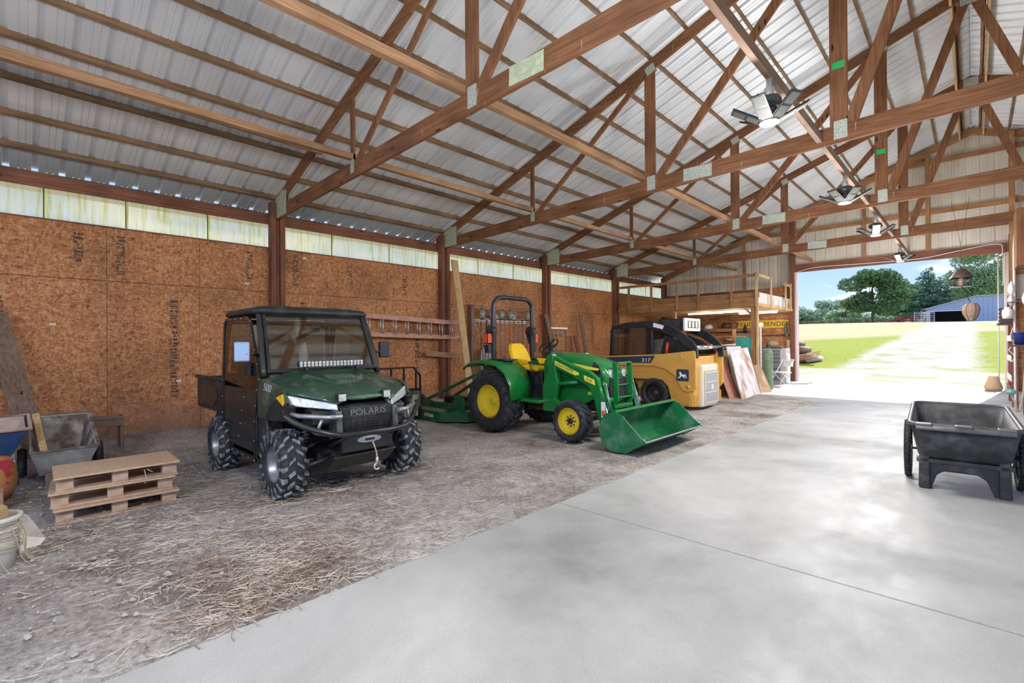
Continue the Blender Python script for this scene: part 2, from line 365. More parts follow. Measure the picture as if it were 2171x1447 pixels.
mat('white_jamb', (.6, .45, .4), .6, 0, (.75, .66, .62), 6, 0, stretch=(3, 3, .3))
mat('straw_dark', (.16, .1, .07), .9, 0, (.3, .22, .16), 3)
mat('shed_blue', (.32, .43, .56), .6, 0, (.4, .5, .62), 3); mat('dark_shed', (.04, .045, .05), .8); mat('red_plank', (.45, .17, .1), .8, 0, (.6, .32, .22), 9)
mat('painted_sky_mirror', (.35, .5, .75), .15, .3); mat('warn_orange', (.75, .18, .04), .5); mat('dusty_black', (.03, .028, .026), .7, 0, (.14, .12, .1), 6)  # mirror head's blue is the reflected sky put into its colour
mat('red_alu', (.42, .2, .14), .5, .3, (.55, .32, .24), 6); mat('tool_blade', (.16, .16, .16), .45, .5, (.32, .3, .28), 12)
emit('led_tube', (1, .97, .9), 2.2)
mat('lettering_grey', (.16, .165, .17), .5)
# ================================================================== THE BUILDING
TY = [3.52, 7.58, 11.64, 15.70]           # trusses
L = 9.78; YW = 19.72; Y_BACK = -4.6
def roof_z(x): return 4.26 + .353*(9.76-abs(x)) + .1       # underside of the sheeting
def chord_z(x): return 3.885 + .0246*(x+9.2)              # underside of a bottom chord
ORD = ['first', 'second', 'third', 'fourth', 'fifth', 'sixth', 'seventh', 'eighth', 'ninth', 'tenth', 'eleventh', 'twelfth', 'thirteenth', 'fourteenth', 'fifteenth', 'sixteenth']
WHICH = ['nearest', 'second', 'third', 'farthest']

def corr_profile(y0, y1, period=.3048, depth=.042, minor=.014):
    pts = []; y = y0
    while y < y1:
        pts += [(y, 0), (y+.062, 0), (y+.072, minor), (y+.082, 0), (y+.132, 0), (y+.142, minor), (y+.152, 0), (y+.205, 0), (y+.218, depth), (y+.272, depth), (y+.285, 0)]
        y += period
    return pts
pr = corr_profile(Y_BACK, YW+.5)
def roof_side(sgn, name):
    b = MB(); v = []
    for x in (0.02, 10.34):
        z = roof_z(x) if x < 9.76 else roof_z(9.76)-.353*(x-9.76)
        v += [(sgn*x, y, z+d) for y, d in pr]
    n = len(pr); b.add(v, [(k, k+1, n+k+1, n+k) for k in range(n-1)])
    o = b.build(name, 'roof_metal'); tag(o, kind='structure'); return o
roof_side(-1, 'ceiling'); roof_side(1, 'ceiling_right')
b = MB(); b.prism([(-.3, roof_z(.3)+.035), (0, roof_z(0)+.05), (.3, roof_z(.3)+.035), (0, roof_z(0)+.06)], Y_BACK, YW+.5)
tag(b.build('trim_1', 'roof_metal'), kind='structure')

# purlins: one thing each, in four bays and the bay nearest the camera
bays = [(Y_BACK, 3.6), (3.45, 7.66), (7.51, 11.72), (11.57, 15.78), (15.63, 19.7)]
bayname = ['in the nearest bay', 'in the second bay', 'in the third bay', 'in the fourth bay', 'in the bay against the gable']
random.seed(4)
protos = {}
for bi, (y0, y1) in enumerate(bays):
    me = MB(); n = 24; v = []
    for k in range(n+1):
        y = y0+(y1-y0)*k/n
        for (a, c) in ((-.021, 0), (.021, 0), (.021, .098), (-.021, .098)):
            v.append((a+random.uniform(-.003, .003), y, c+(random.uniform(-.003, .003) if c == 0 else 0)))
    secs = [v[4*k:4*k+4] for k in range(n+1)]; me.loft(secs, smooth=False)
    for sgn, sd in ((-1, 'left'), (1, 'right')):
        if bi == 0 and sgn == 1: continue
        for i in range(16):
            x = 9.72-.64*i
            if i == 15: x = .17
            dy = 0 if i % 2 else -.05
            if (bi, sgn) not in protos:
                o = me.build('roof_purlin', 'purlin_wood'); protos[(bi, sgn)] = o
            else: o = protos[(bi, sgn)].copy(); C.objects.link(o)
            o.location = (sgn*x, dy, 4.26+.353*(9.76-x)+.003); o.rotation_euler = (0, -sgn*math.atan(-.353)*1, 0)
            tag(o, 'brown roof purlin, %s up from the eave, %s slope, %s' % (ORD[i], sd, bayname[bi]), 'purlin', 'roof purlins %s, %s slope' % (bayname[bi], sd))

# trusses
def truss(i, Y):
    w = WHICH[i]
    t = thing('roof_truss', 'brown timber roof truss with metal nail plates, %s of the four spanning the shed' % w if i else 'brown timber roof truss with metal nail plates, nearest to the camera', 'truss', (0, Y, 0), 0, 'timber roof trusses')
    xr = 9.7
    b = MB(); b.bar((-9.72, 0, chord_z(-9.72)+.12), (xr, 0, chord_z(xr)+.12 if i != 3 else chord_z(xr)+.12), .044, .24); b.build('bottom_chord', 'truss_wood_x', t, .003)
    ztop = lambda x: 4.255+.353*(9.76-abs(x))
    for s in (-1, 1):
        b = MB(); x0, x1 = 9.98, 0.0
        b.prism([(s*x0, ztop(x0)-.21), (s*x0, ztop(x0)), (s*x1, ztop(x1)), (s*x1, ztop(x1)-.21)], -.022, .022); b.build('top_chord', 'truss_wood_x', t, .003)
    nodes = [-6.67, -3.97, -1.26]; wv = [.09, .19, .2]
    def web(p, q, wd, m): bb = MB(); bb.bar((p[0], 0, p[1]), (q[0], 0, q[1]), wd, .04, (0, 1, 0)); bb.build('web_member', m, t, .003)
    def plate(x, z, w_, h_, rot=0, m='galv_plate'):
        bb = MB()
        for yy in (-.026, .024): bb.box(-w_/2, w_/2, yy, yy+.002, -h_/2, h_/2)
        bb.xf(Matrix.Translation((x, 0, z)) @ Matrix.Rotation(-rot, 4, 'Y')); bb.build('nail_plate', m, t)
    for s in (-1, 1):
        for k, x in enumerate(nodes):
            X = x if s < 0 else -x; zb = chord_z(X)+.22
            tx = X if k < 2 else X
            web((X, zb-.02), (tx, ztop(X)-.15), wv[k], 'truss_wood_z')
            plate(X+.02, chord_z(X)+.17, .15 if k else .11, .24 if k else .2)
            if k: plate(X-s*.02, ztop(X)-.17, .17, .15, R(19)*-s)
        tops = [(-3.97+.02, ztop(3.97)-.17), (-1.26, ztop(1.26)-.17), (-.04, ztop(0)-.2)]
        for k, (tx, tz) in enumerate(tops):
            X = nodes[k]+.12; TX = tx-.06 if k < 2 else tx
            if s > 0: X, TX = -X, -TX
            web((X, chord_z(X)+.2), (TX, tz), (.1, .14, .14)[k], 'truss_wood_z')
        xh = s*9.42
        bb = MB()
        for yy in (-.028, .026): bb.prism([(s*9.7, chord_z(s*9.7)+.02), (s*9.15, chord_z(s*9.15)+.02), (s*9.15, ztop(9.15)-.12), (s*9.35, ztop(9.35)-.03), (s*9.7, ztop(9.7)-.03)], yy, yy+.002)
        bb.build('nail_plate', 'green_plate', t)
    plate(-3.15, chord_z(-3.1)+.13, .46, .2, -.0246, 'green_plate' if i == 0 else 'galv_plate')
    plate(0, ztop(0)-.2, .26, .3); 
    if i in (1, 2):
        bb = MB(); bb.box(-1.33, -1.19, -.026, -.023, chord_z(-1.26)+.98, chord_z(-1.26)+1.07); bb.build('grade_tag', 'tag_green', t)
for i, Y in enumerate(TY): truss(i, Y)
for x, z, w_, h_, lab in [(-6.67, chord_z(-6.67)+.29, .09, .04, 'long pale timber brace laid along the truss bottom chords nearest the left wall'), (-3.97-.14, chord_z(-3.97)+.27, .09, .05, 'long pale timber brace laid along the trusses midway between wall and ridge')]:
    b = MB(); b.box(x-w_/2, x+w_/2, Y_BACK, 19.6, z-h_/2, z+h_/2+.05); tag(b.build('truss_brace', 'brace_wood', None, .004), lab, 'brace')
b = MB(); b.box(-1.5, -1.44, 3.55, 19.6, 4.12, 4.24); tag(b.build('truss_brace', 'lamp_brace_wood', None, .004), 'reddish brown timber brace below the ridge that carries the folding lamps', 'brace')
# stub board sistered under the eave side of the nearest bay
b = MB(); b.bar((-7.55, 3.46, 4.6), (-7.3, Y_BACK, 4.62), .045, .14); tag(b.build('ledger_board', 'brace_wood', None, .004), 'dark timber board just under the roof, parallel above the long brace near the left wall', 'board')
# ridge boards
for k, (y0, y1) in enumerate(bays[1:]):
    b = MB()
    b.box(-.27, -.23, y0+.08, y1-.08, roof_z(.25)-.3, roof_z(.25)-.01); tag(b.build('ridge_board', 'fresh_wood_y', None, .003), 'golden ridge board on the left of the ridge %s' % bayname[k+1], 'board', 'ridge boards')
    b = MB()
    b.box(.23, .27, y0+.08, y1-.08, roof_z(.25)-.3, roof_z(.25)-.01); tag(b.build('ridge_board', 'fresh_wood_y', None, .003), 'golden ridge board on the right of the ridge %s' % bayname[k+1], 'board', 'ridge boards')

# ---- left wall
wl = MB(); pv = []
for y, d in corr_profile(Y_BACK, YW): pv.append((y, -d))
n = len(pv); v = [(-L-.1-.03+d*-1, y, z) for z in (-.3, 3.36) for y, d in pv]
wl.add([(-L-.12+d, y, z) for z in (-.3, 3.36) for y, d in pv], [(k, k+1, n+k+1, n+k) for k in range(n-1)])
wlo = wl.build('wall_left', 'roof_metal'); tag(wlo, kind='structure')
seams = [Y_BACK, -2.95, -1.63, -.31, 1.0, 2.25, 3.52, 4.85, 6.2, 7.58, 8.9, 10.25, 11.64, 12.95, 14.3, 15.7, 17.0, 18.3, 19.7]
hseam = 2.49
for k in range(len(seams)-1):
    y0, y1 = seams[k]+.003, seams[k+1]-.003; dx = random.uniform(0, .006)
    b = MB(); b.box(-L-dx, -L+.011-dx, y0, y1, -.15, hseam-.004); b.build('osb_sheet', 'osb_board', wlo)
for (y0, y1) in [(-4.6, -1.63), (-1.63, 1.0), (1.0, 2.25), (2.25, 3.52), (3.52, 7.5), (7.5, 11.64), (11.64, 15.7), (15.7, 19.7)]:
    b = MB(); b.box(-L, -L+.012, y0+.003, y1-.003, hseam+.004, 3.327); b.build('osb_sheet', 'osb_board' if (y0, y1) != (7.5, 11.64) else 'osb_board', wlo)
# translucent strip under the eave: corrugated sheets, one per seam
pan = [Y_BACK, -2.6, -1.1, .3, 1.25, 2.4, 3.52, 4.7, 6.1, 7.58, 8.9, 10.3, 11.64, 13.0, 14.3, 15.7, 17.0, 18.3, 19.8]
for k in range(len(pan)-1):
    b = MB(); v = []; y0, y1 = pan[k], pan[k+1]+.04; m_ = 40
    ys = [y0+(y1-y0)*q/m_ for q in range(m_+1)]
    for z in (3.3, 3.97):
        for q, y in enumerate(ys): v.append((-L-.1-.012*math.cos((y)*2*PI/.0762)+.004*(k % 2), y, z))
    b.add(v, [(q, q+1, m_+q+2, m_+q+1) for q in range(m_)], 0, True); o = b.build('translucent_sheet', 'translucent_panel', wlo)
for k in range(len(pan)-1):   # dark overlap strips between sheets
    b = MB(); b.box(-L-.085, -L-.08, pan[k]-.008, pan[k]+.008, 3.3, 3.85); b.build('lap_joint', 'mower_green' if k % 2 else 'old_wood_z', wlo)
b = MB(); b.box(-L-.06, -L-.02, Y_BACK, 19.7, 3.8, 3.99); tag(b.build('trim_2', 'red_wood_y', None, .004), kind='structure')
b = MB(); b.box(-10.37, -10.335, Y_BACK, 19.7, 3.85, 4.155); b.box(-10.335, -9.9, Y_BACK, 19.7, 3.86, 3.875); tag(b.build('trim_9', 'old_wood_y'), kind='structure')
b = MB(); b.box(-L-.1, -L+.03, Y_BACK, 19.7, 3.325, 3.345); tag(b.build('trim_3', 'red_wood_y', None, .002), kind='structure')
for k, Y in enumerate([*TY, YW-.1]):
    b = MB(); b.box(-L+.01, -L+.17, Y-.13, Y-.04, -.3, 4.2); b.box(-L+.01, -L+.17, Y+.04, Y+.13, -.3, 4.2); b.box(-L+.01, -L+.12, Y-.04, Y+.04, -.3, chord_z(-9.7))
    lab = ['beside the utility vehicle, holding the nearest truss', 'behind the leaning plank, holding the second truss', 'behind the tractor seat, holding the third truss', 'at the left end of the loft, holding the farthest truss', 'in the far left corner of the shed'][k]
    tag(b.build('wall_post', 'red_wood_z', None, .004), 'reddish built-up timber wall post '+lab, 'post', 'left wall posts')
# ink stamps on the boards (rows of illegible grade printing)
def stamp(y, z0, z1, w_=.11):
    b = MB(); random.seed(int(y*100)); z = z0
    while z < z1:
        h = random.choice([.018, .03, .05]); yy = y
        while yy < y+w_:
            ww = random.uniform(.008, .026)
            if random.random() < .72: b.box(-L+.0125, -L+.0135, yy, min(yy+ww, y+w_), z, z+h*.8)
            yy += ww+.006
        z += h+.012
    b.build('ink_stamp', 'stain_ink', wlo)
for s_ in [(-.22, .9, 2.2), (.62, 2.75, 3.2), (1.12, 2.6, 3.22), (1.82, .6, 2.25), (3.0, 2.7, 3.2), (3.85, 2.62, 3.24), (4.0, 1.2, 2.3), (5.0, 2.75, 3.15), (6.4, 2.6, 3.0), (6.75, .7, 1.8), (9.3, .5, 1.2), (14.2, 1.2, 2.2)]: stamp(*s_)
for (y, z) in [(.35, 1.78), (1.9, .85), (2.98, 2.6), (4.05, 3.2), (6.85, 1.62), (9.9, 2.7)]:
    b = MB(); b.box(-L+.0125, -L+.014, y, y+.07, z, z+.035); b.build('paper_label', 'paper_white', wlo)

# ---- far gable wall with the big door opening
DX0, DX1, DH = -4.6, .67, 3.95
gw = MB(); pv = corr_profile(-9.8, 9.8); n = len(pv)
def gz0(x): return DH+.1 if DX0 < x < DX1 else 0.
for k in range(n-1):
    (xa, da), (xb, db) = pv[k], pv[k+1]; zb_ = max(gz0(xa), gz0(xb)) if DX0 < (xa+xb)/2 < DX1 else min(gz0(xa), gz0(xb))
    gw.add([(xa, YW+.08+da*.5, zb_), (xb, YW+.08+db*.5, zb_), (xb, YW+.08+db*.5, roof_z(xb)), (xa, YW+.08+da*.5, roof_z(xa))], [(0, 1, 2, 3)])
gwo = gw.build('wall_far', 'cream_steel'); tag(gwo, kind='structure')
for (x0, x1, z0, z1) in [(-9.77, -8.4, 0, 2.8), (-8.39, -7.17, 0, 2.8), (-7.16, -5.94, 0, 2.8), (-5.93, -4.75, 0, 2.8), (-5.93, -4.75, 2.81, 3.45)]:
    b = MB(); b.box(x0, x1, YW-.012, YW, z0, z1); b.build('osb_sheet', 'osb_board', gwo)
def sbox(name, m, x0, x1, y0, y1, z0, z1, bev=.004, par=None):
    b = MB(); b.box(x0, x1, y0, y1, z0, z1); o = b.build(name, m, par, bev)
    if par is None: tag(o, kind='structure')
    return o
for (x0, x1, z) in [(-9.7, -4.7, 3.3), (-9.7, 9.7, 4.75), (-9.1, 9.1, 5.35), (-6.5, 6.5, 6.05), (.8, 9.7, 3.3), (-3.4, 3.4, 6.9)]:
    b = MB(); b.box(x0, x1, YW+.0, YW+.04, z, z+.14)
    if z < 6.0 and x0 < 0: m_ = 'loft_wood_x' if z > 5 else 'red_wood_x'
    else: m_ = 'loft_wood_x'
    b.build('wall_girt', m_, gwo)
for x in (-6.4, -2.6, -1.0, 2.4, 4.6, 6.4):
    z0 = DH+.25 if DX0 < x < DX1 else 3.4
    b = MB(); b.box(x-.05, x+.05, YW-.05, YW-.0, z0, roof_z(x)-.12); b.build('wall_stud', 'loft_wood_z', gwo)
for s in (-1, 1):
    b = MB(); b.prism([(s*9.8, roof_z(9.8)-.3), (s*9.8, roof_z(9.8)-.1), (0, roof_z(0)-.1), (0, roof_z(0)-.3)], YW-.1, YW-.05); b.build('gable_rafter', 'loft_wood_x', gwo)
sbox('trim_4', 'red_wood_x', DX0-.2, DX1+.25, YW-.06, YW+.1, DH, DH+.27)                     # door header
sbox('trim_5', 'red_wood_z', DX0-.2, DX0-.06, YW-.2, YW+.05, 0, roof_z(4.7)-.1)               # door post left
sbox('trim_6', 'white_jamb', DX0-.06, DX0, YW-.1, YW+.2, 0, DH)
sbox('trim_7', 'white_jamb', DX1, DX1+.07, YW-.1, YW+.2, 0, DH)
sbox('trim_8', 'red_wood_z', DX1+.07, DX1+.2, YW-.2, YW+.05, 0, DH+.5)
b = MB(); b.box(.75, .87, YW-.3, YW-.12, 0, roof_z(.8)-.2); tag(b.build('wall_post', 'loft_wood_z', None, .004), 'tall pale orange timber post standing right of the big door, reaching the roof', 'post')
# right part of the far wall
sb = MB(); sb.box(.87, 9.7, YW, YW+.06, 0, 2.6); sb.build('osb_sheet', 'osb_board', gwo)

# ---- floor: concrete lane with saw joints, dirt bays
jy = [Y_BACK, 3.46, 7.58, 11.64, 15.7, 19.9]
b = MB()
for k in range(5): b.box(-2.757, 4.2, jy[k]+.005, jy[k+1]-.005, -.15, 0)
b.box(-5.9, -2.763, 14.15, 19.9, -.15, -.001); b.box(-5.2, 4.2, 19.905, 21.2, -.15, -.003); b.box(-2.757, 4.2, -4.6, 19.9, -.2, -.02)
tag(b.build('floor', 'concrete', None, .006, 2), kind='structure')
def lerp_tab(x, tab):
    for (a, u), (c, w_) in zip(tab, tab[1:]):
        if x <= c: 
            t = (x-a)/(c-a); return u+(w_-u)*max(0, min(1, t))
    return tab[-1][1]
def dirt_z(x, y):
    base = lerp_tab(-x, [(2.7, -.02), (3.2, -.012), (4.6, .02), (6.4, -.035), (8.3, -.03), (9.2, .02), (9.8, .1 if y > 3 else .06)])
    return base
rngx = [-9.9+.055*i for i in range(131)]; rngy = [-4.6+.06*i for i in range(408)]
b = MB(); v = []
for y in rngy:
    for x in rngx:
        xx = min(x, -2.759)
        n1 = noise.noise((x*1.1, y*1.1, 3)); n2 = noise.noise((x*4.1, y*4.1, 7)); n3 = noise.noise((x*13, y*13, 1))
        k = min(1, max(0, (-2.759-x)/.35)); e = -.012*(1-k)
        v.append((xx, y, dirt_z(x, y)*k+(1-k)*-.012+ e*0 + k*(n1*.022+n2*.012)+n3*.007*k))
nx = len(rngx)
fs = [(j*nx+i, j*nx+i+1, (j+1)*nx+i+1, (j+1)*nx+i) for j in range(len(rngy)-1) for i in range(nx-1) if not (rngx[i] > -5.85 and rngy[j] > 14.15)]
b.add(v, fs, 0, True); tag(b.build('floor_dirt', 'barn_dirt'), kind='structure')
# straw litter and pebbles
def tri_strand(b, x, y, z, ln, ang, r, curl, mi):
    p = Vector((x, y, z)); pts = [p]; a = ang
    for k in range(3):
        a += curl; p = p+Vector((math.cos(a)*ln/3, math.sin(a)*ln/3, random.uniform(-.004, .007))); pts.append(p)
    v = []
    for i, q in enumerate(pts):
        d = Vector((-math.sin(a), math.cos(a), 0)); v += [q-d*r, q+d*r, q+Vector((0, 0, r*1.5))]
    f = []
    for i in range(3):
        o = i*3; f += [(o, o+1, o+4, o+3), (o+1, o+2, o+5, o+4), (o+2, o, o+3, o+5)]
    b.add(v, f, mi)
random.seed(11)
clusters = [(-3.9, 1.1, .75, 1500), (-3.2, 1.15, .45, 1100), (-2.95, 1.0, .3, 450), (-3.6, 1.7, .5, 600), (-4.5, .5, .5, 450), (-5.0, .15, .25, 300), (-3.3, 2.3, .5, 450), (-4.6, 2.2, .5, 350), (-2.75, .7, .35, 300), (-5.2, 1.0, .6, 300), (-3.5, 4.2, .8, 350), (-4.4, 3.4, .7, 300), (-6.5, 3, 1.5, 500), (-6, .9, 1, 400), (-3.2, 8.5, 1.2, 300), (-7, 4.5, 2, 400)]
b = MB()
for cx_, cy_, rr, nn in clusters:
    for _ in range(int(nn*.85)):
        x = random.gauss(cx_, rr*.7); y = random.gauss(cy_, rr*.7)
        if x > -2.77 or x < -9.5 or y < -3: continue
        tri_strand(b, x, y, dirt_z(x, y)+.012+random.uniform(0, .02), random.uniform(.04, .16), random.uniform(0, 2*PI), random.uniform(.0010, .0021), random.uniform(-.5, .5), 0 if random.random() < .6 else 1)
tag(b.build('straw_litter', ['straw', 'straw_dark']), 'loose straw and dead stems scattered over the dirt floor in the foreground', 'straw', kind='stuff')
b = MB(); random.seed(3)
for _ in range(1500):
    x = random.uniform(-8.5, -2.8); y = random.uniform(-1.0, 5) if random.random() < .6 else random.uniform(-1.0, 1.6)
    s = random.choice([.005, .006, .008, .01, .012, .02 if y < 1.2 else .01]); z = dirt_z(x, y)+.01
    if s > .015 and random.random() < .3: s = .026
    a = random.uniform(0, 6); c_, s_ = math.cos(a), math.sin(a); pts = []
    for (dx, dy, dz) in [(1, 0, 0), (.5, .8, .1), (-.6, .7, 0), (-1, -.1, .1), (-.4, -.8, 0), (.6, -.6, 0)]:
        pts.append((x+s*(dx*c_-dy*s_)*random.uniform(.8, 1.2), y+s*(dx*s_+dy*c_)*random.uniform(.7, 1.1), z+dz*s))
    tp = [(p[0]*.45+x*.55, p[1]*.45+y*.55, z+s*.7) for p in pts]
    b.add(pts+tp, [tuple(range(6, 12))]+[(k, (k+1) % 6, (k+1) % 6+6, k+6) for k in range(6)], 0, False)
tag(b.build('pebble_scatter', 'stone'), 'small pale stones scattered over the dirt floor', 'stones', kind='stuff')
# ================================================================== LAMPS
def folding_lamp(loc, label, rz=0):
    t = thing('folding_lamp', label, 'lamp', loc, rz, 'folding panel lamps hung from the brace')
    b = MB(); b.lathe([(.0, .32), (.025, .32), (.025, .22), (.045, .2), (.045, .12), (.03, .1)], n=16); b.build('lamp_neck', 'silver_grey', t)
    b = MB(); b.lathe([(.0, .1), (.1, .1), (.115, .07), (.115, .03), (.08, .0), (.0, .0)], n=24); b.build('heat_sink', 'dark_steel', t)
    b = MB(); b.box(-.05, .05, -.05, .05, -.14, 0); b.build('lamp_hub', 'dark_steel', t, .01)
    b = MB(); b.lathe([(.0, -.145), (.09, -.145), (.09, -.155), (0, -.155)], n=20); b.build('centre_diffuser', 'led_white', t)
    for k in range(6):
        a = k*PI/3+.3; tilt = R(28)
        M = Matrix.Rotation(a, 4, 'Z') @ Matrix.Translation((.08, 0, -.13)) @ Matrix.Rotation(-tilt, 4, 'Y')
        b = MB(); b.box(0, .3, -.065, .065, -.01, .008)
        b.box(.01, .3, -.004, .004, .008, .022); b.xf(M); p_ = b.build('lamp_panel', 'black_paint', t, .003)
        for x0 in (.02, .165):
            b = MB(); b.box(x0, x0+.12, -.048, .048, -.013, -.0105); b.box(x0+.01, x0+.11, -.048, .048, .0085, .0095); b.xf(M); b.build('led_tile', 'led_panel', p_)
    l = bpy.data.lights.new('lamp_light', 'POINT'); l.energy = LAMP_W*LUP; l.shadow_soft_size = .25; l.color = (1, .98, .96)
    o = bpy.data.objects.new('lamp_light', l); C.objects.link(o); o.parent = t; o.location = (0, 0, -.95)
    l = bpy.data.lights.new('lamp_downlight', 'AREA'); l.shape = 'DISK'; l.size = .6; l.energy = LAMP_W*LDN; l.color = (1, .98, .96)
    o = bpy.data.objects.new('lamp_downlight', l); C.objects.link(o); o.parent = t; o.location = (0, 0, -.2)
    return t
LAMP_W = 190; LUP = .78; LDN = .22
folding_lamp((-1.47, 5.3, 3.82), 'folding lamp with six black framed panels, nearest the camera', .2)
folding_lamp((-1.47, 9.25, 3.82), 'folding lamp with spread panels, second from the camera', .9)
folding_lamp((-1.47, 12.6, 3.82), 'small folding lamp with wing like panels, third from the camera', .4)
folding_lamp((-1.47, 17.3, 3.82), 'small lamp just inside the big door, farthest along the brace', .1)
LAMP_W = 215; LUP = .95; LDN = .05  # unseen lamps added behind the camera to brighten the interior
folding_lamp((-1.47, .6, 3.82), 'unseen folding lamp added above and behind the camera', .1)
folding_lamp((-1.47, -3.2, 3.82), 'unseen folding lamp added near the open back end of the shed', .1)
# ================================================================== OUTSIDE
def gz(x, y):
    d = max(0, y-23.); z = -.03 + .0545*max(0, min(d, 84)) * min(1, d/12)
    if d > 84: z += (d-84)*.004
    return z + (noise.noise((x*.06, y*.06, 0))*.35*min(1, d/25)) if d > 0 else -.06
def ground_mat():
    m, t, b = newmat('field_ground'); b.inputs['Roughness'].default_value = .95; b.inputs['Specular IOR Level'].default_value = .05
    v = coord(t, (1, 1, 1)); s = nd(t, 'ShaderNodeSeparateXYZ'); t.links.new(v, s.inputs[0])
    n = nd(t, 'ShaderNodeTexNoise', ins={'Scale': .55, 'Detail': 7, 'Roughness': .65}); t.links.new(v, n.inputs[0])
    nf = nd(t, 'ShaderNodeTexNoise', ins={'Scale': 9, 'Detail': 6, 'Roughness': .8}); t.links.new(v, nf.inputs[0])
    gcol = ramp(t, [(.3, (.12, .19, .02)), (.5, (.3, .36, .05)), (.7, (.52, .5, .13))]); t.links.new(nf.outputs[0], gcol.inputs[0])
    dry = ramp(t, [(.3, (.42, .36, .17)), (.7, (.62, .55, .33))]); t.links.new(nf.outputs[0], dry.inputs[0])
    grav = ramp(t, [(.3, (.42, .37, .29)), (.6, (.62, .58, .5))]); t.links.new(nf.outputs[0], grav.inputs[0])
    def M(op, a, b_=None, c=None):
        q = nd(t, 'ShaderNodeMath', operation=op)
        for i, z in enumerate((a, b_, c)):
            if z is None: continue
            if hasattr(z, 'links'): t.links.new(z, q.inputs[i])
            else: q.inputs[i].default_value = z
        return q.outputs[0]
    def mix(f, a, c):
        q = nd(t, 'ShaderNodeMixRGB'); t.links.new(f, q.inputs[0]); t.links.new(a, q.inputs[1]); t.links.new(c, q.inputs[2]); return q.outputs[0]
    X, Y = s.outputs[0], s.outputs[1]; nn = M('MULTIPLY_ADD', n.outputs[0], 2.4, -1.2)
    # dry hayfield beyond about Y 41
    fdry = M('MULTIPLY_ADD', M('ADD', M('ADD', Y, nn), M('MULTIPLY', X, -1.)), .3, -18.4); fdry = nd_clamp(t, fdry)
    # driveway: straight out of the door and bending left behind the lawn
    hw = M('MULTIPLY_ADD', Y, .0, 2.5)
    cxn = M('MULTIPLY_ADD', Y, .0, -2.25)
    dd = M('SUBTRACT', hw, M('ABSOLUTE', M('SUBTRACT', X, cxn))); dd = M('ADD', dd, nn)
    fdrv = nd_clamp(t, M('MULTIPLY_ADD', dd, 1.4, .5))
    near = nd_clamp(t, M('MULTIPLY_ADD', M('ADD', Y, nn), -1.2, 33.8))          # gravel apron in front of the door
    fdrv = M('MAXIMUM', fdrv, M('MULTIPLY', near, .85))
    spots = ramp(t, [(.5, 1.), (.62, .35)]); t.links.new(n.outputs[0], spots.inputs[0])
    c1 = mix(fdry, gcol.outputs[0], dry.outputs[0]); c2 = mix(M('MULTIPLY', fdrv, spots.outputs[0]), c1, grav.outputs[0])
    t.links.new(c2, b.inputs['Base Color']); bump(t, b, nf.outputs[0], .6, .05)
def nd_clamp(t, s_):
    q = nd(t, 'ShaderNodeClamp'); t.links.new(s_, q.inputs[0]); return q.outputs[0]
ground_mat()
def sgrid(a, b, n, p=1.): return [a+(b-a)*(k/n)**p for k in range(n+1)]
xs = sorted([-x for x in sgrid(3, 260, 42, 2)])+sgrid(3, 160, 42, 2)
ys = sgrid(19.9, 330, 110, 1.9)
b = MB(); b.add([(x, y, gz(x, y)) for y in ys for x in xs], [(j*len(xs)+i, j*len(xs)+i+1, (j+1)*len(xs)+i+1, (j+1)*len(xs)+i) for j in range(len(ys)-1) for i in range(len(xs)-1)], 0, True)
tag(b.build('ground', 'field_ground'), kind='structure')
b = MB(); b.box(-200, -9.95, -160, 19.9, -.3, -.12); b.box(-9.95, 160, -160, -4.7, -.3, -.12); b.box(4.25, 160, -4.7, 19.9, -.3, -.12)
tag(b.build('ground_2', 'field_ground'), kind='structure')

def foliage(name, par, blobs, n, size, m, seed, up_=.4):
    random.seed(seed); b = MB(); tot = sum(r[0]*r[1]*r[2] for _, r in blobs)
    for (c_, r_) in blobs:
        for _ in range(max(8, int(n*r_[0]*r_[1]*r_[2]/tot))):
            while True:
                d = Vector((random.gauss(0, 1), random.gauss(0, 1), random.gauss(0, 1)))
                if d.length > .1: break
            d.normalize(); k = random.uniform(.45, 1.)**.6
            p = Vector((c_[0]+d.x*r_[0]*k, c_[1]+d.y*r_[1]*k, c_[2]+d.z*r_[2]*k))
            nv = (d+Vector((random.uniform(-1, 1), random.uniform(-1, 1), random.uniform(-1, 1)+up_))).normalized()
            a = nv.cross(Vector((0, 0, 1))); a = a.normalized() if a.length > .05 else Vector((1, 0, 0)); q = nv.cross(a); s = size*random.uniform(.5, 1.3); w_ = s*random.uniform(.5, 1)
            b.add([p-a*w_, p+q*s*.8, p+a*w_, p-q*s*.8+nv*s*.3], [(0, 1, 2, 3)])
    return b.build(name, m, par)
def leafmat(name, c1, c2):
    m, t, b = newmat(name); b.inputs['Roughness'].default_value = .8; b.inputs['Specular IOR Level'].default_value = .15
    v = coord(t, (1, 1, 1)); n = nd(t, 'ShaderNodeTexNoise', ins={'Scale': 1.3, 'Detail': 6, 'Roughness': .8}); t.links.new(v, n.inputs[0])
    r_ = ramp(t, [(.35, c1), (.65, c2)]); t.links.new(n.outputs[0], r_.inputs[0]); t.links.new(r_.outputs[0], b.inputs['Base Color'])
    out = next(q for q in t.nodes if q.type == 'OUTPUT_MATERIAL'); tr = nd(t, 'ShaderNodeBsdfTranslucent'); t.links.new(r_.outputs[0], tr.inputs[0])
    ms = nd(t, 'ShaderNodeMixShader'); ms.inputs[0].default_value = .35; t.links.new(b.outputs[0], ms.inputs[1]); t.links.new(tr.outputs[0], ms.inputs[2]); t.links.new(ms.outputs[0], out.inputs[0])
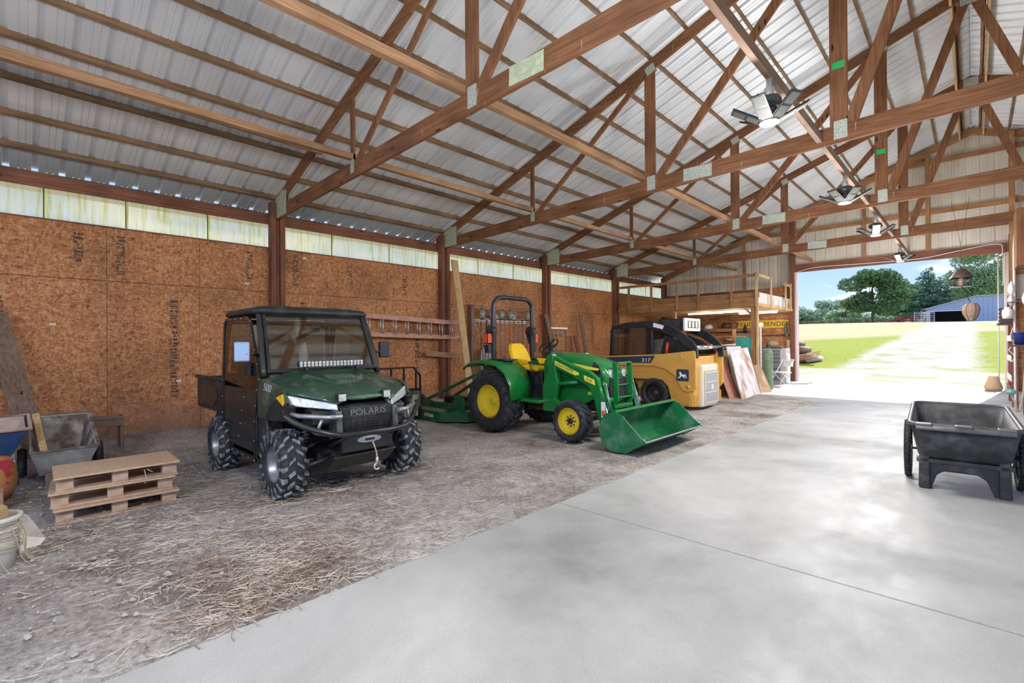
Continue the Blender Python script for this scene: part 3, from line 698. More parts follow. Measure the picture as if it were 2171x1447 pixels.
leafmat('leaf_dark', (.07, .15, .07), (.2, .33, .13)); leafmat('leaf_mid', (.25, .42, .2), (.48, .62, .34)); leafmat('leaf_blue', (.09, .2, .12), (.22, .36, .22)); leafmat('leaf_far', (.28, .42, .3), (.45, .56, .38))
mat('bark', (.07, .05, .04), .9, 0, (.16, .12, .1), 8, .3)
def P_at(px, v): # direction table of the camera, used once to lay out the far field (world coordinates below)
    u = (px-1085.5)/1015.3*v; return (u*math.cos(yaw)-v*math.sin(yaw), u*math.sin(yaw)+v*math.cos(yaw))
def tree(x, y, h, w, label, m='leaf_mid', seed=1, n=5000, conifer=False, size=.42, trunk=.3, group='trees beyond the field'):
    z = gz(x, y); t = thing('conifer_tree' if conifer else 'leafy_tree', label, 'tree', (x, y, z), 0, group)
    random.seed(seed); bl = []
    b = MB(); b.tube([(0, 0, -.3), (.1, 0, h*.4), (0, .1, h*.9)], [trunk, trunk*.7, trunk*.2], 8)
    if conifer:
        for k in range(26):
            q = k/26; zz = h*(.16+.82*q); rr = w*(1-q)**.8*random.uniform(.65, 1.1)+.25; a = random.uniform(0, 6.3)
            bl.append(((math.cos(a)*rr*.55, math.sin(a)*rr*.55, zz), (rr*.6, rr*.6, h*.03)))
            b.tube([(0, 0, zz-.2), (math.cos(a)*rr, math.sin(a)*rr, zz)], [.07, .03], 5)
            bl.append(((-math.cos(a)*rr*.5, -math.sin(a)*rr*.5, zz-.02*h), (rr*.55, rr*.5, h*.028)))
    else:
        for k in range(24):
            a = random.uniform(0, 6.3); q = random.random(); rr = w*math.sqrt(random.random())*.72*(1-.35*abs(q-.35))
            bl.append(((math.cos(a)*rr, math.sin(a)*rr, h*(.26+.62*q)), (w*random.uniform(.24, .4), w*random.uniform(.24, .4), h*random.uniform(.08, .14))))
            if k % 2: b.tube([(0, 0, h*.25), (math.cos(a)*rr*.6, math.sin(a)*rr*.6, h*(.3+.4*q))], [trunk*.4, trunk*.15], 5)
    b.build('trunk', 'bark', t); foliage('crown', t, bl, n, size, m, seed); return t
def far(px, v): return P_at(px, v)
x, y = far(1850, 104); tree(x, y, 12.3, 7.6, 'broad dark oak-like tree standing left of the tall conifers', 'leaf_dark', 5, 9000, size=.34)
x, y = far(1915, 128); tree(x, y, 12.5, 7.5, 'dark leafy tree overlapping the broad tree on its right', 'leaf_dark', 9, 7500, size=.36)
x, y = far(1970, 113); tree(x, y, 14.5, 6.5, 'tall spreading pine with open layered branches', 'leaf_blue', 3, 6500, True, size=.34)
x, y = far(2030, 132); tree(x, y, 12, 6.5, 'second pine, partly behind the hanging lantern', 'leaf_dark', 13, 5000, True, size=.4)
x, y = far(2110, 122); tree(x, y, 24, 12, 'large bright leafy tree rising over the blue shed', 'leaf_mid', 6, 20000, size=.34)
x, y = far(2062, 140); tree(x, y, 15, 8, 'pale green tree behind the blue shed, left of the large one', 'leaf_mid', 16, 5000, size=.5)
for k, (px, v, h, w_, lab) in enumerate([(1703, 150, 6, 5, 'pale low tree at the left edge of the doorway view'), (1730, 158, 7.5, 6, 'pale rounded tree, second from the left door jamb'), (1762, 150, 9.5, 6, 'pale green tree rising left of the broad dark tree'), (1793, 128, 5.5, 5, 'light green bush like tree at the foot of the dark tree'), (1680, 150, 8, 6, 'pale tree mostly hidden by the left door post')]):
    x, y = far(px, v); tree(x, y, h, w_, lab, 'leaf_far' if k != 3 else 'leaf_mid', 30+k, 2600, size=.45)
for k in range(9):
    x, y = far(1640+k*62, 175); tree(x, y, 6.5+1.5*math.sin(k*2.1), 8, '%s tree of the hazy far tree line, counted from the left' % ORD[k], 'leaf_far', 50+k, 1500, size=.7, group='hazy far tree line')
# blue-grey metal shed
x, y = far(2070, 96); z = gz(x, y)
sh = thing('metal_shed', 'pale blue metal shed with a dark open bay and sloping roof', 'shed', (x, y, z), yaw*0+.12)
b = MB(); b.prism([(-7.6, 0), (-7.6, 3.2), (0, 5.4), (9, 5.4), (9, 0), (-.3, 0), (-.3, 2.7), (-7.1, 2.7), (-7.1, 0)], -.05, .05)
for k in range(24): b.box(-7.4+k*.7, -7.36+k*.7, -.09, -.05, 2.75 if k < 11 else 0, 3.1+min(k*.7, 7.4)*.28)
b.build('front_wall', 'shed_blue', sh)
b = MB(); b.prism([(-8, 3.1), (0, 5.45), (9.3, 5.45), (9.3, 5.6), (0, 5.6), (-8, 3.25)], -.4, 9); b.build('roof', 'silver_grey', sh)
b = MB(); b.box(-7.6, 9, 8.9, 9, 0, 4); b.box(8.9, 9, 0, 9, 0, 5); b.box(-7.6, -7.5, 0, 9, 0, 3.1); b.build('back_wall', 'dark_shed', sh)
b = MB(); b.box(-7.15, -7.0, -.1, .1, 0, 2.7); b.box(-.4, -.25, -.1, .1, 0, 2.7); b.box(-7.15, -.25, -.1, .1, 2.65, 2.8); b.build('door_frame', 'white_paint', sh)
# pasture fence, cattle gate, red wagon
def fence(px0, px1, v, n, lab, m='old_wood_z', h=1.3):
    x0, y0 = far(px0, v); x1, y1 = far(px1, v)
    f = thing('pasture_fence', lab, 'fence', (x0, y0, 0))
    for k in range(n+1):
        q = k/n; px_, py_ = (x1-x0)*q, (y1-y0)*q; zz = gz(x0+px_, y0+py_); b = MB(); b.box(px_-.07, px_+.07, py_-.07, py_+.07, zz-.2, zz+h); b.build('fence_post', m, f)
    for hh in (.5, .85, 1.2):
        b = MB(); pts = [((x1-x0)*k/n, (y1-y0)*k/n, gz(x0+(x1-x0)*k/n, y0+(y1-y0)*k/n)+hh) for k in range(n+1)]; b.tube(pts, .05, 5); b.build('fence_rail', m, f)
fence(1690, 1900, 104, 16, 'weathered post and rail fence crossing the top of the hayfield')
x, y = far(1960, 95); g_ = thing('cattle_gate', 'grey tubular cattle gate between the red wagon and the blue shed', 'gate', (x, y, gz(x, y)), .7)
b = MB()
for zz in (.4, .75, 1.1, 1.45, 1.8, 2.1): b.tube([(-1.9, 0, zz), (1.9, 0, zz)], .05, 5)
b.build('gate_rails', 'silver_grey', g_)
b = MB()
for xx in (-1.9, -.6, .6, 1.9): b.tube([(xx, 0, 0), (xx, 0, 2.1)], .06, 5)
b.build('gate_uprights', 'silver_grey', g_)
x, y = far(1915, 97); g_ = thing('hay_wagon', 'low brick red slatted wagon parked at the field edge', 'wagon', (x, y, gz(x, y)), .7)
b = MB(); b.box(-2.2, 2.2, -.9, .9, .55, .75)
for k in range(9): b.box(-2.2+k*.53, -2.1+k*.53, -.95, -.9, .7, 1.6)
for zz in (.9, 1.2, 1.5): b.box(-2.2, 2.2, -.98, -.94, zz, zz+.12)
b.build('wagon_bed', 'dark_red', g_)
for xx in (-1.5, 1.5):
    b = MB(); b.lathe([(.1, -1.0), (.35, -1.0), (.4, -.9), (.35, -.8), (.1, -.8)], (xx, 0, .4), 'y', 14); b.build('wheel', 'tire_rubber', g_)
# log pile and rubble beside the driveway
x, y = -7.1, 30.6; g_ = thing('log_pile', 'heap of grey split logs and red planks on the lawn beside the door', 'log pile', (x, y, gz(x, y)), .1)
random.seed(21)
for k, (dx, dz, r, ln) in enumerate([(-.6, .25, .24, 1.6), (-.1, .28, .26, 1.7), (.4, .24, .22, 1.5), (-.35, .66, .22, 1.5), (.12, .68, .2, 1.5), (-.1, 1.0, .17, 1.2), (.75, .18, .16, 1.2)]):
    b = MB(); b.tube([(dx-ln*.2, -.6, dz), (dx, 0, dz+.03), (dx+ln*.2, .7, dz+.02)], [r, r*1.05, r*.9], 10); b.build('log', 'old_wood_y' if k % 3 else 'stone', g_)
for k in range(4):
    b = MB(); b.bar((-.2+k*.1, -.95, .1+k*.1), (1.0+k*.05, -.75, .35+k*.1), .2, .04); b.build('plank', 'red_plank', g_)
# ================================================================== VEHICLES
def lug(b, c, Rr, ang, y0, y1, skew, wt, h, mi=1, drop=0, seg=2):
    secs = []
    for k in range(seg+1):
        q = k/seg; a = ang+skew*q; y = y0+(y1-y0)*q; r_ = Rr-drop*q*q; da = wt/2/Rr
        g = []
        for (aa, rr) in ((a-da, r_-.03), (a+da, r_-.03), (a+da*.75, r_+h), (a-da*.75, r_+h)):
            g.append((c[0]+rr*math.cos(aa), c[1]+y, c[2]+rr*math.sin(aa)))
        secs.append(g)
    b.loft(secs, mi, False)
def wheel(par, c, Rr, w, rr, style, out, rim_m, name='wheel', dish=.3, hubm='dark_steel'):
    """c: centre, w: tyre width, rr: rim radius, out: +1/-1 side on which the dish faces"""
    t = bpy.data.objects.new(name, None); C.objects.link(t); t.parent = par; t.location = c
    body = Rr-.018 if style == 'atv' else Rr-.035
    pf = []
    h = w/2
    for q, (a, y) in enumerate([(rr*.98, -h*.72), (rr*1.06, -h*.9), ((rr+body)/2, -h*1.02), (body*.93, -h*.95), (body*.985, -h*.75), (body, -h*.4), (body, h*.4), (body*.985, h*.75), (body*.93, h*.95), ((rr+body)/2, h*1.02), (rr*1.06, h*.9), (rr*.98, h*.72)]): pf.append((a, y))
    b = MB(); b.lathe(pf, axis='y', n=44, mi=0)
    o3 = (0, 0, 0)
    if style == 'atv':
        n = 17
        for k in range(n):
            a = 2*PI*k/n
            for j, (y0_, y1_) in enumerate([(-1.0, -.66), (-.56, -.08), (.08, .56), (.66, 1.0)]):
                o_ = (0, PI/n*.9, 0.15, PI/n*1.1)[j]; sk = (.05, .13, -.13, -.05)[j]
                lug(b, o3, body-(.012 if j in (0, 3) else 0), a+o_, h*y0_, h*y1_, sk, .042 if j in (0, 3) else .036, .022, drop=0)
            for s in (-1, 1): lug(b, o3, body*.93+.012, a+(0 if s < 0 else PI/n), s*h*.86, s*h*1.05, 0, .035, .0, drop=.06)
    else:
        n = 19 if Rr > .4 else 17; hh = .035 if Rr > .4 else .024
        for k in range(n):
            a = 2*PI*k/n
            for s in (-1, 1):
                o_ = 0 if s < 0 else PI/n
                lug(b, o3, body, a+o_, -s*h*.08, s*h*1.0, .36*(1 if Rr > .4 else 1.1), .055 if Rr > .4 else .04, hh, mi=0, drop=.045*Rr/.5, seg=4)
    b.build('tire', ['tire_rubber', 'tire_lug'], t)
    b = MB(); s = out
    b.lathe([(rr*1.04, s*h*.82), (rr*.97, s*h*.86), (rr*.93, s*h*.7), (rr*.9, s*h*.2), (rr*.86, s*h*(.2-dish*.3)), (rr*.5, s*h*dish*.6), (rr*.3, s*h*dish), (.0, s*h*dish)], axis='y', n=40)
    b.lathe([(rr*.97, s*h*.86), (rr*1.04, -s*h*.82), (rr*.93, -s*h*.7), (rr*.9, 0)], axis='y', n=40)
    ro = b.build('rim', rim_m, t)
    b = MB(); b.lathe([(rr*.24, s*h*dish), (rr*.23, s*h*(dish+.18)), (rr*.12, s*h*(dish+.2)), (0, s*h*(dish+.2))], axis='y', n=24)
    for k in range(8):
        a = 2*PI*k/8; x, z = rr*.38*math.cos(a), rr*.38*math.sin(a)
        b.lathe([(.012, s*h*dish*.8), (.012, s*h*(dish+.06)), (0, s*h*(dish+.06))], (x, 0, z), 'y', 8)
    b.build('hub', hubm, t)
    return t

# ---------------------------------------------------------------- side-by-side utility vehicle (front is +x)
u = thing('utility_vehicle', 'dark green and black side by side utility vehicle with glass cab and knobby tires', 'utility vehicle', (-5.61, 2.4, 0), 0)
for x, z in ((.88, .02), (-.98, -.035)):
    for s in (-1, 1): wheel(u, (x, s*.635, .322+z), .322, .225, .165, 'atv', s, 'grey_steel', dish=.25)
# frame, floor, underbody
b = MB(); b.box(-1.1, 1.0, -.36, .36, .3, .42); b.box(-.55, .5, -.66, .66, .28, .36); b.box(-.62, .5, -.62, .62, .36, .44); b.build('underbody', 'black_plastic', u, .02)
b = MB(); b.prism([(1.25, .46), (1.31, .4), (1.12, .25), (.6, .24), (.6, .3), (1.05, .32)], -.33, .33); b.build('skid_plate', 'black_paint', u, .008)
for s in (-1, 1):
    b = MB(); b.tube([(.9, s*.3, .33), (.9, s*.52, .33)], .022, 8); b.tube([(.72, s*.28, .36), (.88, s*.55, .27)], .02, 6); b.tube([(1.08, s*.28, .36), (.92, s*.55, .27)], .02, 6)
    b.tube([(.85, s*.26, .5), (.92, s*.54, .42)], .018, 6); b.build('suspension_arm', 'dark_steel', u)
    b = MB(); b.tube([(.93, s*.5, .4), (.93, s*.4, .78)], .028, 8)
    for k in range(9): b.tube([(.93+.05*math.cos(t_), s*(.5-.011*k)+.05*math.sin(t_), .46+.035*k+.03*t_/6.3) for t_ in [q*PI/4 for q in range(9)]], .009, 5)
    b.build('shock_absorber', 'dark_steel', u)
    b = MB(); b.tube([(-.9, s*.3, .3), (-.9, s*.52, .28)], .03, 8); b.build('rear_axle', 'dark_steel', u)
# hood: lofted sheet with central raised panel
def hood_sec(x, zc, zr, hw, ze, ym=.3, rec=0):
    ys = [-hw, -hw*.97, -hw*.8, -ym-.06, -ym, -ym*.6, -.0, ym*.6, ym, ym+.06, hw*.8, hw*.97, hw]
    zs = [ze-.035, ze-.012, ze, zr-.02, zr, zc-rec, zc-rec, zc-rec, zr, zr-.02, ze, ze-.012, ze-.035]
    return [(x, y, z) for y, z in zip(ys, zs)]
b = MB()
b.loft([hood_sec(.34, 1.2, 1.2, .665, 1.14, .36), hood_sec(.5, 1.185, 1.19, .665, 1.13, .36), hood_sec(.72, 1.13, 1.15, .66, 1.09, .33, .01), hood_sec(.95, 1.08, 1.1, .65, 1.035, .29, .012), hood_sec(1.05, 1.05, 1.065, .55, 1.015, .26), hood_sec(1.16, 1.0, 1.01, .41, .975, .22), hood_sec(1.27, .93, .94, .29, .915, .19)], closed=False, cap=False)
b.build('hood', 'utv_green', u, 0, solid=.018)
b = MB(); b.box(.66, .86, -.17, .17, 1.095, 1.125); b.xf(Matrix.Translation((.76, 0, 1.12)) @ Matrix.Rotation(R(17), 4, 'Y') @ Matrix.Translation((-.76, 0, -1.115))); b.build('hood_scoop', 'utv_green', u, .02)
t_ = text('hood_lettering', 'RANGER', .05, (.95, 0, 1.075), (R(-18), 0, R(90)), 'grey_steel', u); t_.rotation_euler = (R(18), 0, R(90))
# fenders
for s in (-1, 1):
    ys = (s*.665, s*.64)
    b = MB(); b.prism([(.28, 1.13), (.95, 1.05), (1.08, .93), (.93, .88), (.78, .94), (.62, .86), (.5, .72), (.28, .72)], min(ys), max(ys)); b.build('front_fender', 'utv_green', u, .008)
    b = MB(); b.prism([(.5, .74), (.62, .87), (.78, .95), (1.12, .9), (1.05, .76), (.62, .72)], min(s*.672, s*.6), max(s*.672, s*.6)); b.build('fender_flare', 'black_plastic', u, .01)
    b = MB(); b.prism([(.28, .73), (.5, .73), (.56, .45), (.42, .22), (.25, .22)], min(s*.66, s*.5), max(s*.66, s*.5)); b.build('mud_guard', 'black_plastic', u, .015)
    # headlight
    b = MB(); h0 = [(.99, s*.66, 1.0), (1.02, s*.655, .9), (1.3, s*.29, .845), (1.28, s*.29, .9)]
    h1 = [(x-.12, y*.97, z) for x, y, z in h0]; b.add(h0+h1, [(0, 1, 2, 3), (7, 6, 5, 4), (0, 4, 5, 1), (1, 5, 6, 2), (2, 6, 7, 3), (3, 7, 4, 0)]); b.build('headlight', 'lens', u, .008)
    b = MB(); b.prism([(.82, .965), (.97, 1.005), (.99, .9)], min(s*.66, s*.68), max(s*.66, s*.68)); b.build('side_marker', 'amber', u)
    t_ = text('fender_number', '500', .11, (.56, s*.669, 1.04), (R(90), 0, 0 if s < 0 else PI), 'silver_grey', u, shear=.3, scale=(1.25, 1, 1)); t_.rotation_euler = (R(90), R(4)*(1 if s < 0 else -1), 0 if s < 0 else PI)
# front fascia and grille
b = MB(); b.prism([(1.02, .93), (1.27, .87), (1.33, .8), (1.3, .56), (1.0, .54)], -.27, .27)
b.prism([(1.0, .93), (1.2, .84), (1.22, .72), (1.0, .66)], -.5, .5); b.build('front_fascia', 'black_plastic', u, .012)
for s in (-1, 1):
    b = MB(); b.prism([(1.14, .86), (1.34, .84), (1.36, .62), (1.2, .56)], min(s*.27, s*.33), max(s*.27, s*.33)); b.build('grille_pillar', 'dark_steel', u, .012)
b = MB()
for k in range(7): b.box(1.3, 1.325, -.25, .25, .585+k*.026, .595+k*.026)
for k in range(9): b.box(1.3, 1.325, -.24+k*.06, -.232+k*.06, .57, .76)
b.build('grille', 'black_paint', u)
b = MB(); b.box(1.315, 1.335, -.26, .26, .765, .86); b.build('name_bar', 'black_plastic', u, .006)
text('name_lettering', 'POLARIS', .085, (1.337, 0, .812), (R(90), 0, R(90)), 'lettering_grey', u, .004, (1.2, 1, 1))
# brush guard
for s in (-1, 1):
    b = MB(); b.tube([(.98, s*.655, .84), (1.2, s*.62, .82), (1.36, s*.42, .8), (1.4, s*.3, .8)], .022, 8); b.tube([(1.02, s*.655, .8), (1.3, s*.5, .66), (1.38, s*.33, .62)], .018, 8); b.tube([(1.32, s*.45, .8), (1.3, s*.5, .66)], .016, 8)
    b.build('brush_guard', 'grey_steel', u)
b = MB(); b.tube(smooth_path([(1.12, -.72, .83), (1.22, -.62, .74), (1.42, -.36, .64), (1.46, 0, .63), (1.42, .36, .64), (1.22, .62, .74), (1.12, .72, .83)], 5), .026, 10); b.tube([(1.2, -.33, .5), (1.44, -.2, .635)], .02, 8); b.tube([(1.2, .33, .5), (1.44, .2, .635)], .02, 8); b.build('front_bumper', 'black_paint', u)
# winch
b = MB(); b.box(1.2, 1.34, -.27, .27, .44, .6); b.build('winch_mount', 'black_paint', u, .01)
b = MB(); b.loft([[(x_, .13*math.cos(a)+.0, .545+.032*math.sin(a)) for a in [k*PI/8 for k in range(16)]] for x_ in (1.335, 1.36)]); b.build('winch_fairlead', 'silver_grey', u, .004)
b = MB(); b.box(1.358, 1.364, -.05, .05, .535, .555); b.build('fairlead_slot', 'black_paint', u)
b = MB(); b.tube(smooth_path([(1.36, .02, .54), (1.39, .03, .48), (1.38, .06, .4), (1.38, .065, .34)]), .007, 6); b.build('winch_rope', 'rope', u)
b = MB(); b.tube([(1.38, .065, .36), (1.38, .065, .3)], .014, 8); b.tube([(1.38, .065+.03*math.sin(a), .27-.03*math.cos(a)) for a in [PI+k*.5 for k in range(9)]], .009, 6); b.build('winch_hook', 'silver_grey', u)
# lights
b = MB(); b.box(.52, .58, -.36, .36, 1.235, 1.29); b.box(.54, .6, -.3, -.27, 1.19, 1.24); b.box(.54, .6, .27, .3, 1.19, 1.24); lb_ = b.build('light_bar', 'black_paint', u, .006)
b = MB()
for k in range(18):
    for r_ in range(2): b.lathe([(.015, .0), (.017, .012), (.006, .004), (0, .004)], (.58, -.34+.04*k, 1.25+.026*r_), 'x', 8)
b.build('lamp_lens', 'lens', lb_)
for s in (-1, 1):
    b = MB(); b.box(1.22, 1.28, s*.24-.045, s*.24+.045, .92, 1.0); q = b.build('pod_light', 'black_paint', u, .008)
    b = MB(); b.box(1.28, 1.286, s*.24-.036, s*.24+.036, .928, .992); b.build('lamp_lens', 'lens', q)
# cab frame
for s in (-1, 1):
    b = MB(); b.tube(smooth_path([(.42, s*.645, 1.14), (.28, s*.625, 1.5), (.15, s*.6, 1.77), (.05, s*.59, 1.835), (-.7, s*.59, 1.83), (-.84, s*.6, 1.76), (-.9, s*.63, 1.4), (-.94, s*.64, .9), (-.9, s*.64, .5)], 4), .032, 8); b.build('roll_cage', 'black_paint', u)
b = MB(); b.tube([(.02, -.59, 1.8), (.02, .59, 1.8)], .03, 8); b.tube([(-.85, -.6, 1.75), (-.85, .6, 1.75)], .03, 8); b.tube([(-.92, -.63, 1.1), (-.92, .63, 1.1)], .028, 8); b.tube([(-.4, .59, 1.8), (-.85, -.59, 1.2)], .022, 8); b.build('cage_crossbar', 'black_paint', u)
# roof
def rrect(x0, x1, hw, z, r=.09, n=5):
    p = []
    for cx2, cy2, a0 in ((x1-r, hw-r, 0), (x0+r, hw-r, 90), (x0+r, -hw+r, 180), (x1-r, -hw+r, 270)):
        p += [(cx2+r*math.cos(R(a0+90*k/n)), cy2+r*math.sin(R(a0+90*k/n)), z) for k in range(n+1)]
    return p
b = MB(); b.loft([rrect(-.92, .2, .64, 1.80), rrect(-.93, .22, .65, 1.835), rrect(-.9, .18, .62, 1.875), rrect(-.8, .08, .52, 1.895)])
for k in (-.3, 0, .3): b.box(-.75, .02, k-.07, k+.07, 1.89, 1.905)
b.build('roof', 'black_plastic', u)
# windshield
wsb = [(.42, -.61, 1.2), (.42, .61, 1.2)]; wst = [(.16, .57, 1.8), (.16, -.57, 1.8)]
b = MB(); b.add(wsb+wst, [(0, 1, 2, 3)]); b.build('windshield', 'windshield_glass', u, solid=.006)
b = MB(); b.bar((.43, -.62, 1.2), (.43, .62, 1.2), .03, .035); b.bar((.15, -.58, 1.79), (.15, .58, 1.79), .03, .06)
for s in (-1, 1): b.bar((.42, s*.6, 1.2), (.16, s*.565, 1.8), .03, .05, (1, 0, 0))
b.build('windshield_frame', 'black_paint', u, .004)
b = MB(); b.lathe([(.042, 0), (.055, 0), (.055, .002), (.042, .002), (.042, 0)], (0, 0, 0), 'x', 24); b.box(0, .002, -.035, .035, -.008, .008); b.xf(Matrix.Translation((.225, -.02, 1.66)) @ Matrix.Rotation(R(-23), 4, 'Y')); b.build('glass_sticker', 'black_plastic', u)
b = MB(); b.box(.2, .44, -.6, .6, 1.05, 1.17); b.box(.16, .3, -.55, .55, .8, 1.15); b.build('dashboard', 'black_plastic', u, .03)
b = MB(); b.lathe([(.14, 0), (.155, .012), (.17, 0), (.155, -.012), (.14, 0)], n=24); b.bar((-.15, 0, 0), (.15, 0, 0), .03, .01); b.tube([(0, 0, 0), (0, 0, -.25)], .02); b.xf(Matrix.Translation((.08, .3, 1.2)) @ Matrix.Rotation(R(-40), 4, 'Y')); b.build('steering_wheel', 'black_paint', u)
b = MB(); b.box(-.75, -.2, -.58, .58, .62, .76); b.box(-.6, -.3, -.5, .5, .4, .62); b.build('bench_seat', 'black_plastic', u, .04, 3)
for s in (-1, 0, 1):
    b = MB(); b.prism([(-.72, .74), (-.82, 1.2), (-.74, 1.22), (-.6, .76)], s*.38-.17, s*.38+.17); b.build('seat_back', 'black_plastic', u, .03, 3)
# rear window
b = MB(); b.add([(-.9, -.58, 1.15), (-.9, .58, 1.15), (-.87, .56, 1.75), (-.87, -.56, 1.75)], [(0, 1, 2, 3)]); b.build('rear_window', 'cab_glass', u, solid=.006)
# doors
for s in (-1, 1):
    b = MB(); outer = [(-.93, .26), (-.93, 1.05), (-.86, 1.72), (-.8, 1.78), (-.02, 1.78), (.08, 1.74), (.36, 1.12), (.28, 1.0), (.2, .66), (.2, .24)]
    def inset(P, d):
        cx3 = sum(p_[0] for p_ in P)/len(P); cz3 = sum(p_[1] for p_ in P)/len(P)
        return [(cx3+(x-cx3)*(1-d*1.6), cz3+(z-cz3)*(1-d)) for x, z in P]
    inn = inset(outer, .045); n = len(outer)
    for yy in (.668, .65): b.add([(x, s*yy, z) for x, z in outer+inn], [(k, (k+1) % n, (k+1) % n+n, k+n) for k in range(n)])
    b.add([(x, s*yy, z) for yy in (.668, .65) for x, z in outer], [(k, (k+1) % n, (k+1) % n+n, k+n) for k in range(n)])
    b.add([(x, s*yy, z) for yy in (.668, .65) for x, z in inn], [(k, (k+1) % n, (k+1) % n+n, k+n) for k in range(n)])
    d_ = b.build('door', 'black_paint', u)
    b = MB(); pi_ = [(x, max(z, .98)) for x, z in inn if z > .5]; b.add([(x, s*.66, z) for x, z in pi_], [tuple(range(len(pi_)))]); b.build('door_pane', 'smoked_glass', d_)
    b = MB(); b.box(-.9, .22, min(s*.63, s*.66), max(s*.63, s*.66), .28, .99); b.box(-.84, .14, min(s*.63, s*.664), max(s*.63, s*.664), .34, .62); b.build('door_skin', 'black_paint', d_, .008)
    b = MB(); b.box(-.02, .12, min(s*.668, s*.7), max(s*.668, s*.7), 1.14, 1.28); b.box(-.1, -.02, min(s*.668, s*.69), max(s*.668, s*.69), 1.19, 1.24); b.build('door_latch', 'black_plastic', d_, .008)
    b = MB()
    for (x0, z0_), (x1, z1_) in zip(outer, outer[1:]+outer[:1]):
        ln = math.hypot(x1-x0, z1_-z0_); m_ = max(1, int(ln/.17))
        for k in range(m_):
            q = k/m_; b.lathe([(.007, 0), (.007, s*.004), (0, s*.004)], ((x0+(x1-x0)*q)*.975-.01, s*.668, (z0_+(z1_-z0_)*q)*.975+.025), 'y', 6)
    for zz in (.45, .6, .75, .9): b.lathe([(.007, 0), (.007, s*.004), (0, s*.004)], (-.5+zz*.4, s*.668, zz), 'y', 6)
    b.build('door_rivets', 'chrome', d_)
    # mirrors
    b = MB(); b.tube([(.26, s*.64, 1.36), (.3, s*.78, 1.38)], .014, 6); m_ = b.build('mirror_arm', 'black_paint', u)
    b = MB(); b.box(.26, .31, min(s*.74, s*.88), max(s*.74, s*.88), 1.3, 1.5); b.build('mirror_head', 'painted_sky_mirror' if s < 0 else 'black_plastic', m_, .015)
b = MB(); b.loft([[(-.3+.05*math.cos(a), .05+.05*math.sin(a)*w__, z) for a in [k*PI/5 for k in range(10)]] for z, w__ in ((1.2, .9), (1.33, 1.1), (1.45, .7), (1.5, .3))]); b.build('hanging_cloth', 'white_paint', u)
# cargo box
b = MB()
b.box(-2.08, -.97, -.66, -.63, .64, 1.06); b.box(-2.08, -.97, .63, .66, .64, 1.06); b.box(-2.08, -2.05, -.63, .63, .64, 1.04); b.box(-1.0, -.97, -.63, .63, .64, 1.1); b.box(-2.08, -.97, -.63, .63, .64, .68)
for s in (-1, 1): b.box(-2.1, -.95, min(s*.63, s*.685), max(s*.63, s*.685), 1.03, 1.07)
cb = b.build('cargo_box', 'black_plastic', u, .008)
for s in (-1, 1):
    b = MB(); b.prism([(-1.95, .7), (-1.3, .7), (-1.12, .82), (-1.2, .95), (-1.9, .95)], min(s*.66, s*.668), max(s*.66, s*.668)); b.build('box_side_panel', 'black_paint', cb, .003)
for s in (-1, 1): b = MB(); b.prism([(-1.35, .55), (-1.25, .66), (-.6, .66), (-.5, .5), (-.58, .46), (-.68, .6), (-1.2, .6)], min(s*.64, s*.5), max(s*.64, s*.5)); b.build('rear_fender', 'black_plastic', u, .01)

# ---------------------------------------------------------------- compact tractor with loader (front is +x)
t = thing('compact_tractor', 'green compact tractor with yellow seat, yellow rims and front loader bucket', 'tractor', (-4.98, 6.27, 0), 0)
for s in (-1, 1):
    wheel(t, (-.84, s*.64, .50-.0), .53, .42, .27, 'ag', s, 'tractor_yellow', 'rear_wheel', .12, 'tractor_yellow')
    wheel(t, (.76, s*.63, .33), .325, .25, .19, 'ag', s, 'tractor_yellow', 'front_wheel', .35, 'black_paint')
b = MB(); b.box(-1.0, .2, -.2, .2, .4, .8); b.box(-.95, -.4, -.28, .28, .35, .75); b.box(.1, 1.2, -.17, .17, .42, .7); b.build('transmission', 'black_plastic', t, .03)
b = MB(); b.tube([(-.87, -.5, .5), (-.87, .5, .5)], .11, 12); b.tube([(.82, -.52, .34), (.82, .52, .34)], .06, 10); b.build('axle', 'dark_steel', t)
# hood: boxy shape that tapers a little to the front
def hs(x, hw, z0_, z1_, r=.09):
    p = [(x, -hw, z0_), (x, -hw, z1_-r)]; p += [(x, -hw+r-r*math.cos(R(a)), z1_-r+r*math.sin(R(a))) for a in (25, 50, 75)]
    p += [(x, -hw*.3, z1_+.015), (x, 0, z1_+.02), (x, hw*.3, z1_+.015)]
    p += [(x, hw-r+r*math.cos(R(a)), z1_-r+r*math.sin(R(a))) for a in (75, 50, 25)]; p += [(x, hw, z1_-r), (x, hw, z0_)]
    return p
b = MB(); b.loft([hs(.0, .3, .82, 1.26), hs(.1, .31, .8, 1.3), hs(.5, .3, .78, 1.28), hs(.9, .28, .76, 1.22), hs(1.12, .265, .74, 1.15), hs(1.24, .24, .8, 1.05), hs(1.27, .2, .86, .98)]); hd = b.build('hood', 'tractor_green', t)
b = MB(); b.prism([(.05, .45), (.05, .85), (1.2, .8), (1.22, .66), (.95, .6), (.7, .48), (.5, .42)], -.27, .27); b.build('side_cowl', 'tractor_green', t, .015)
b = MB(); b.box(1.18, 1.31, -.2, .2, .5, .9); b.prism([(1.14, .95), (1.3, .95), (1.3, .62), (1.16, .62)], -.225, .225); b.build('front_grille', 'black_plastic', t, .02)
b = MB()
for k in range(9): b.box(1.3, 1.315, -.18+.042*k, -.165+.042*k, .6, .92)
b.build('grille_bars', 'dark_steel', t)
